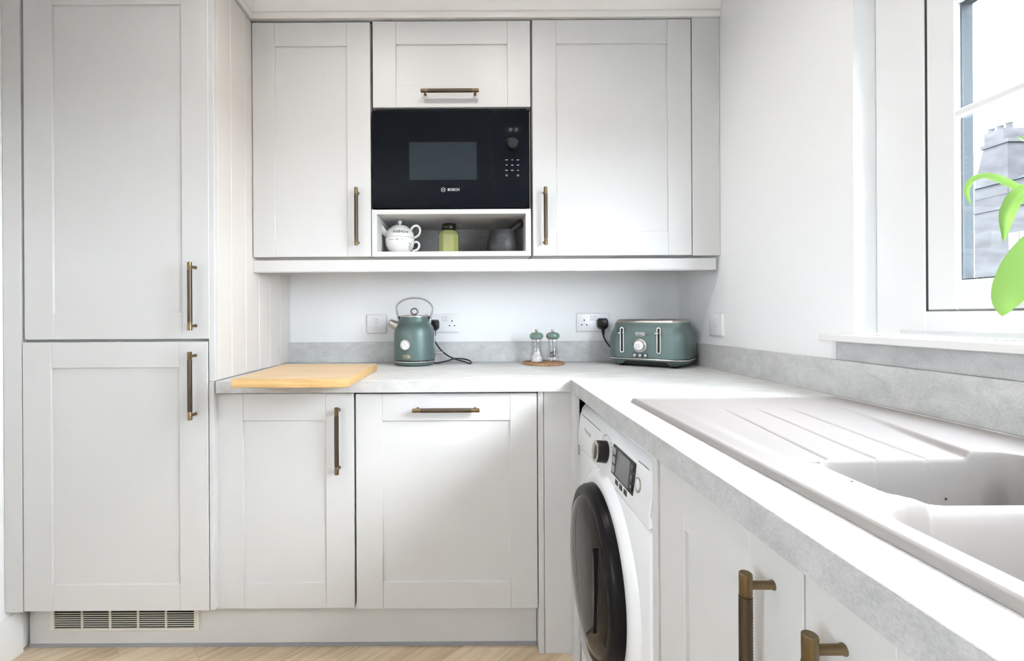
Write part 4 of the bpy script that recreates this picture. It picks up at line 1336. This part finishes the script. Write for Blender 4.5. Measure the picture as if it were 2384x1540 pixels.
# knob
pk = F(1411, 1053)
kM = fM(pk, 0)
kn = obj('programme_knob', lathe(bmesh.new(), [(.0275, 0), (.0270, .022), (.0255, .0265), (.0215, .0280), (0, .0280)], 44, M=kM), M_blackp, fas)
bm = ring_outline(bmesh.new(), [(.0268 * math.cos(a * PI / 20), .0268 * math.sin(a * PI / 20)) for a in range(40)], [(.0195 * math.cos(a * PI / 20), .0195 * math.sin(a * PI / 20)) for a in range(40)], .0012)
bmesh.ops.transform(bm, matrix=kM @ Matrix.Translation((0, 0, .0270)), verts=bm.verts)
obj('knob_ring', bm, M_chrome, kn)
bm = extrude_poly(bmesh.new(), rrect(.011, .040, .0055, 6), lambda p, s_: (p[0], p[1], .028 + .004 * s_))
bmesh.ops.transform(bm, matrix=kM, verts=bm.verts)
obj('knob_grip', bm, M_steel, kn)
bm = bmesh.new()
for i in range(16):
    a = math.radians(115 - 230 * i / 15)
    cx_, cy_ = .043 * math.sin(a) + .002, .041 * math.cos(a)
    wd = .010 if abs(cx_) > .02 else .007
    x_ = cx_ if cx_ > 0 else cx_ - wd
    for q in range(4): box(bm, x_ + q * wd / 4, x_ + q * wd / 4 + wd / 6, cy_ - .0010, cy_ + .0010, 0, .0002)
fdecal(bm, pk, M_grprint, 'programme_marks')
# display
dp = (0, 1.018, .7690)
w_, h_ = .150, .068
ds = fdecal(extrude_poly(bmesh.new(), rrect(w_, h_, .003, 4), lambda p, s_: (p[0], p[1], .0015 * s_)), dp, M_blackp, 'display')
fdecal(extrude_poly(bmesh.new(), rrect(.086, .058, .002, 3), lambda p, s_: (p[0], p[1], .0015 + .0004 * s_)), dp, mat('lcd_grey', (0.16, 0.165, 0.175), 0.12), 'screen', ds)
for sx in (-1, 1):
    for k in (-1, 0, 1):
        fdecal(extrude_poly(bmesh.new(), rrect(.017, .016, .002, 3, sx * .060, k * .0205), lambda p, s_: (p[0], p[1], .0015 + .0015 * s_)), dp, mat_gap if sx < 0 else M_blackp, 'touch_button', ds)
        fdecal(stroke(stroke(bmesh.new(), [Vector((sx * .060 - .004, k * .0205 - .003, 0)), Vector((sx * .060 + .004, k * .0205 + .003, 0))], .0006, .0032), [Vector((sx * .060 - .004, k * .0205 + .003, 0)), Vector((sx * .060 + .002, k * .0205 + .004, 0))], .0006, .0032), dp, M_print, 'button_mark', ds)
for k in (0, 1, 2):
    fdecal(extrude_poly(bmesh.new(), rrect(.020, .012, .001, 3), lambda p, s_: (p[0], p[1], .0010 * s_)), (0, 1.050 - k * .030, .7262), M_blackp, 'option_button')
pw_ = F(1486, 1130)
fdecal(lathe(bmesh.new(), [(.0155, 0), (.0150, .0018), (.0120, .0022), (.0115, .0012), (0, .0012)], 36), pw_, M_steel, 'start_button')
fdecal(lathe(bmesh.new(), [(.0118, .0013), (.0100, .0020), (0, .0022)], 30), pw_, M_wm, 'start_cap')
fdecal(ring_outline(bmesh.new(), rrect(.016, .018, .0015, 3), rrect(.0148, .0168, .0010, 3), .0002), F(1483, 1170), M_grprint, 'badge_outline')
fdecal(stroke(stroke(bmesh.new(), [Vector((-.004, -.003, 0)), Vector((0, .003, 0)), Vector((.001, -.003, 0))], .0006, .0002), [Vector((.002, .003, 0)), Vector((.004, -.003, 0))], .0006, .0002), F(1483, 1170), M_grprint, 'badge_mark')
bm = bmesh.new()
for q in range(12): box(bm, -.028 + q * .0047, -.028 + q * .0047 + .0032, -.0012, .0012, 0, .0002)
fdecal(bm, (0, .905, .812), M_grprint, 'fascia_caption')
# small square label at the left
fdecal(ring_outline(bmesh.new(), rrect(.018, .026, .001, 2), rrect(.012, .019, .001, 2), .0003), (0, 1.428, .690), M_blackp, 'filter_label')
# door
DC = (1.146, .470)
Md = face_M((XF, DC[0], DC[1]), (0, -1, 0), (0, 0, 1))
obj('door_surround', lathe(bmesh.new(), [(.247, -.002), (.243, .006), (.233, .013), (.220, .0165), (.210, .016), (.202, .004), (.200, -.002)], 96, M=Md), M_wm, wm)
dr = obj('door', lathe(bmesh.new(), [(.208, .006), (.209, .020), (.206, .034), (.200, .043), (.190, .047), (.180, .046), (.176, .042)], 96, M=Md), M_ring, wm)
obj('door_glass', lathe(bmesh.new(), [(.1788, .0445), (.170, .0520), (.140, .0585), (.085, .0630), (.035, .0645), (0, .0650)], 96, M=Md), M_wmglass, dr)
# grip recess on the near side of the glass
pts = [(.0, .105), (.010, .085), (.014, .050), (.014, .000), (.010, -.040), (.0, -.075), (-.006, -.040), (-.008, .0), (-.007, .050), (-.004, .085)]
bm = bmesh.new()
extrude_poly(bm, [(q_.x + .124, q_.y + .02) for q_ in crom([(0, .10, 0), (.010, .07, 0), (.013, .01, 0), (.008, -.05, 0), (0, -.09, 0)], 5) + crom([(0, -.09, 0), (-.006, -.045, 0), (-.008, .01, 0), (-.007, .06, 0), (0, .10, 0)], 5)[1:-1]], lambda p, s_: (p[0], p[1], .0485 + .0145 * s_))
bmesh.ops.transform(bm, matrix=Md, verts=bm.verts)
obj('door_grip', bm, M_ring, dr)

# ------------------------------------------------------------------ right-run units
t = thing('sink_cabinet', (.62, .65, 0), 'grey shaker cabinet under the drainer, beside the washing machine', 'cabinet')
ya, yb_ = WX(1537, 1250, X_D).y, WX(1869, 1400, X_D).y
yi0, yi1 = WX(1593, 1300, X_D).y, WX(1743, 1300, X_D).y
zd1, zd0 = .857, .150
zt_in = WX(1600, 1243, X_D).z
obj('end_panel', B(X_D - .004, .88, ya + .0035, WY_0 - .003, .0, Z_TB - .001, bev=.001), M_paint, t)
obj('body', B(X_D + .024, .88, yb_, ya + .002, .150, .60), M_paint, t)
d = shaker(t, 'x', yb_, ya, zd0, zd1, X_D, yi1, yi0, .24, zt_in)
hp_ = WX(1800, 1363, X_D)
handle(d, (X_D, hp_.y, hp_.z + .014 - HL / 2), (0, 0, 1), (-1, 0, 0))
t = thing('sink_cabinet', (.62, .28, 0), 'grey shaker cabinet under the sink bowls, nearest the camera', 'cabinet')
y2a = WX(1874, 1400, X_D).y; y2b = y2a - .37
obj('body', B(X_D + .024, .88, y2b, y2a - .002, .150, .60), M_paint, t)
d = shaker(t, 'x', y2b, y2a, zd0, zd1, X_D, y2b + .10, y2a - .10, .24, zt_in)
hp_ = WX(1965, 1513, X_D)
handle(d, (X_D, hp_.y, hp_.z + .014 - HL / 2), (0, 0, 1), (-1, 0, 0))
t = thing('sink_cabinet', (.62, -.4, 0), 'grey shaker cabinet at the near end of the right worktop', 'cabinet')
obj('body', B(X_D + .024, .88, Ye, y2b - .004, .150, Z_TB - .001), M_paint, t)
shaker(t, 'x', Ye + .01, y2b - .004, zd0, zd1, X_D, Ye + .11, y2b - .104, .24, zt_in)
tag(obj('plinth', B(.39, .408, Ye, ya, .0, .148), M_paint_h), 'grey plinth board under the sink cabinets', 'plinth')

# ------------------------------------------------------------------ plant on the sill
plant = thing('potted_plant', (.948, .60, 1.058), 'potted plant with bright green drooping leaves on the window sill', 'plant')
PX, PY, PZ = .948, .60, 1.0577
obj('pot', lathe(bmesh.new(), [(0, 0), (.034, 0), (.037, .003), (.046, .075), (.048, .080), (.045, .080), (.043, .070), (0, .070)], 40, M=Matrix.Translation((PX, PY, PZ))), M_terracotta, plant)
obj('soil', lathe(bmesh.new(), [(.0425, .0702), (0, .073)], 30, M=Matrix.Translation((PX, PY, PZ))), M_soil, plant)


def leaf(pts, wd, up=(0, 0, 1), cup=.25, k=8):
    c = crom(pts, k)
    n = len(c)
    bm = bmesh.new()
    rows = []
    nrm = None
    for i, p_ in enumerate(c):
        t = i / (n - 1)
        tan = (c[min(i + 1, n - 1)] - c[max(i - 1, 0)]).normalized()
        w_ = wd * min(1.0, 1.9 * (t ** .6) * (1 - t) ** .85) + .0005
        sd = tan.cross(Vector(up)).normalized()
        nn = sd.cross(tan)
        rows.append([bm.verts.new(p_ + sd * w_ * s_ + nn * (cup * w_ * s_ * s_)) for s_ in (-1, -.6, -.25, 0, .25, .6, 1)])
    for a, b in zip(rows, rows[1:]):
        for j in range(6): bm.faces.new((a[j], a[j + 1], b[j + 1], b[j]))
    bmesh.ops.solidify(bm, geom=bm.faces[:], thickness=.0005)
    return bm


root = Vector((PX, PY, PZ + .073))
def stem(a, b, mid):
    return sweep(bmesh.new(), crom([a, mid, b], 8), .0016, n=8)
# arching narrow leaf
a_ = W(2440, 470, .72)
obj('stem', stem(root, a_, (root + a_) / 2 + Vector((0, 0, .03))), M_leaf, plant)
obj('leaf', leaf([a_, W(2384, 446, .74), W(2340, 424, .76), W(2300, 411, .775), W(2266, 418, .785), W(2251, 445, .79), W(2259, 477, .795)], .0080, up=(-.7, -.6, .45)), M_leaf, plant)
# folded mid leaf
b_ = W(2440, 420, .68)
obj('stem', stem(root, b_, (root + b_) / 2 + Vector((0, -.01, .02))), M_leaf, plant)
obj('leaf', leaf([b_, W(2400, 438, .69), W(2368, 458, .70), W(2348, 492, .705), W(2341, 525, .71), W(2337, 562, .71)], .0135, up=(-.75, -.65, .1), cup=.7), M_leaf, plant)
# large drooping leaf
c_ = W(2475, 520, .66)
obj('stem', stem(root, c_, (root + c_) / 2 + Vector((0, -.01, .01))), M_leaf, plant)
obj('leaf', leaf([c_, W(2440, 555, .66), W(2400, 605, .665), W(2366, 655, .67), W(2342, 700, .675), W(2333, 736, .68)], .034, up=(-.72, -.68, .25), cup=.2), M_leaf, plant)
# upper tip
e_ = W(2470, 350, .66)
obj('stem', stem(root, e_, (root + e_) / 2 + Vector((0, -.02, .02))), M_leaf, plant)
obj('leaf', leaf([e_ + Vector((.03, 0, 0)), W(2455, 352, .66), W(2415, 340, .67), W(2368, 318, .68)], .010, up=(-.5, -.8, .5)), M_leaf, plant)
# leaves on the far side of the pot
for (dx, dy, dz, w2) in ((-.02, -.14, .10, .026), (.01, -.10, .20, .024), (-.06, -.06, .22, .022)):
    e2 = root + Vector((dx * .5, dy * .4, dz))
    obj('stem', stem(root, e2, (root + e2) / 2), M_leaf, plant)
    obj('leaf', leaf([e2, e2 + Vector((dx * .3, dy * .4, .02)), e2 + Vector((dx * .6, dy * .8, -.01)), e2 + Vector((dx * .8, dy * 1.1, -.07))], w2, up=(-.3, -.3, .9)), M_leaf, plant)

# ------------------------------------------------------------------ outside
tag(obj('ground', B(1.3, 90, -60, 90, -3.2, -3.0), M_ground), kind='structure')
tag(obj('garden_ground', B(-60, 1.2, -60, Y_REAR - .3, -.35, -.15), M_ground), kind='structure')
BX = 28.0
pL = WX(2268, 450, BX); pR_ = WX(2384, 450, BX)
by1 = pL.y; by0 = by1 - 16
bd = thing('stone_building', (BX + 4, (by0 + by1) / 2, -3.0), 'grey stone tenement with tall chimney stack seen through the window', 'building')
zeave = WX(2340, 425, BX).z; zridge = WX(2365, 372, BX + 3).z
obj('wall', B(BX, BX + 8, by0, by1, -3.0, zeave), M_stone, bd)
rf = extrude_poly(bmesh.new(), [(BX - .15, zeave), (BX + 4, zridge), (BX + 8.15, zeave)], lambda p, s_: (p[0], (by0, by1 - .05)[s_], p[1]))
obj('roof', rf, M_slate, bd)
# gable with chimney at the far end
pc0, pc1 = WX(2272, 420, BX), WX(2347, 420, BX)
zc1 = WX(2330, 330, BX).z; zc2 = WX(2320, 303, BX).z; zsk = WX(2275, 395, BX).z
bm = extrude_poly(bmesh.new(), [(pc0.y, zeave - .6), (pc0.y, zsk - .6), (WX(2290, 360, BX).y, zc1 - .15), (pc1.y, zc1 - .15), (pc1.y, zeave - .6)], lambda p, s_: (BX - .02 + 1.2 * s_, p[0], p[1]))
ch = obj('chimney_stack', bm, M_stone, bd)
obj('chimney_cope', B(BX - .12, BX + 1.3, pc1.y - .12, WX(2287, 340, BX).y, zc1 - .15, zc1 + .05), M_stone, ch)
obj('chimney_top', B(BX + .0, BX + 1.15, WX(2336, 320, BX).y, WX(2291, 320, BX).y, zc1 + .05, zc2), M_stone, ch)
for k in range(3):
    yy = WX(2331, 320, BX).y + k * .42
    obj('chimney_pot', lathe(bmesh.new(), [(.14, 0), (.12, .28), (.14, .30), (.14, .34), (.1, .34), (0, .30)], 14, M=Matrix.Translation((BX + .55, yy + .1, zc2))), M_stone, ch)
def far_window(ya_, z0_, z1_, w2=1.0):
    fw = obj('window', B(BX - .06, BX + .02, ya_ - w2 / 2, ya_ + w2 / 2, z0_, z1_), M_bwin, bd)
    for (s0, s1) in ((0.05, .49), (.51, .95)):
        za_, zb_ = z0_ + (z1_ - z0_) * s0, z0_ + (z1_ - z0_) * s1
        obj('pane', B(BX - .075, BX - .055, ya_ - w2 / 2 + .08, ya_ - .03, za_, zb_), M_bpane, fw)
        obj('pane', B(BX - .075, BX - .055, ya_ + .03, ya_ + w2 / 2 - .08, za_, zb_), M_bpane, fw)
yw = WX(2377, 560, BX).y
for k in range(4):
    far_window(yw - k * 3.0, WX(2370, 580, BX).z, WX(2370, 540, BX).z)
    far_window(yw - k * 3.0, WX(2370, 580, BX).z - 3.2, WX(2370, 540, BX).z - 3.2)
obj('string_course', B(BX - .08, BX, by0, by1, WX(2350, 478, BX).z - .12, WX(2350, 478, BX).z), M_stone, bd)
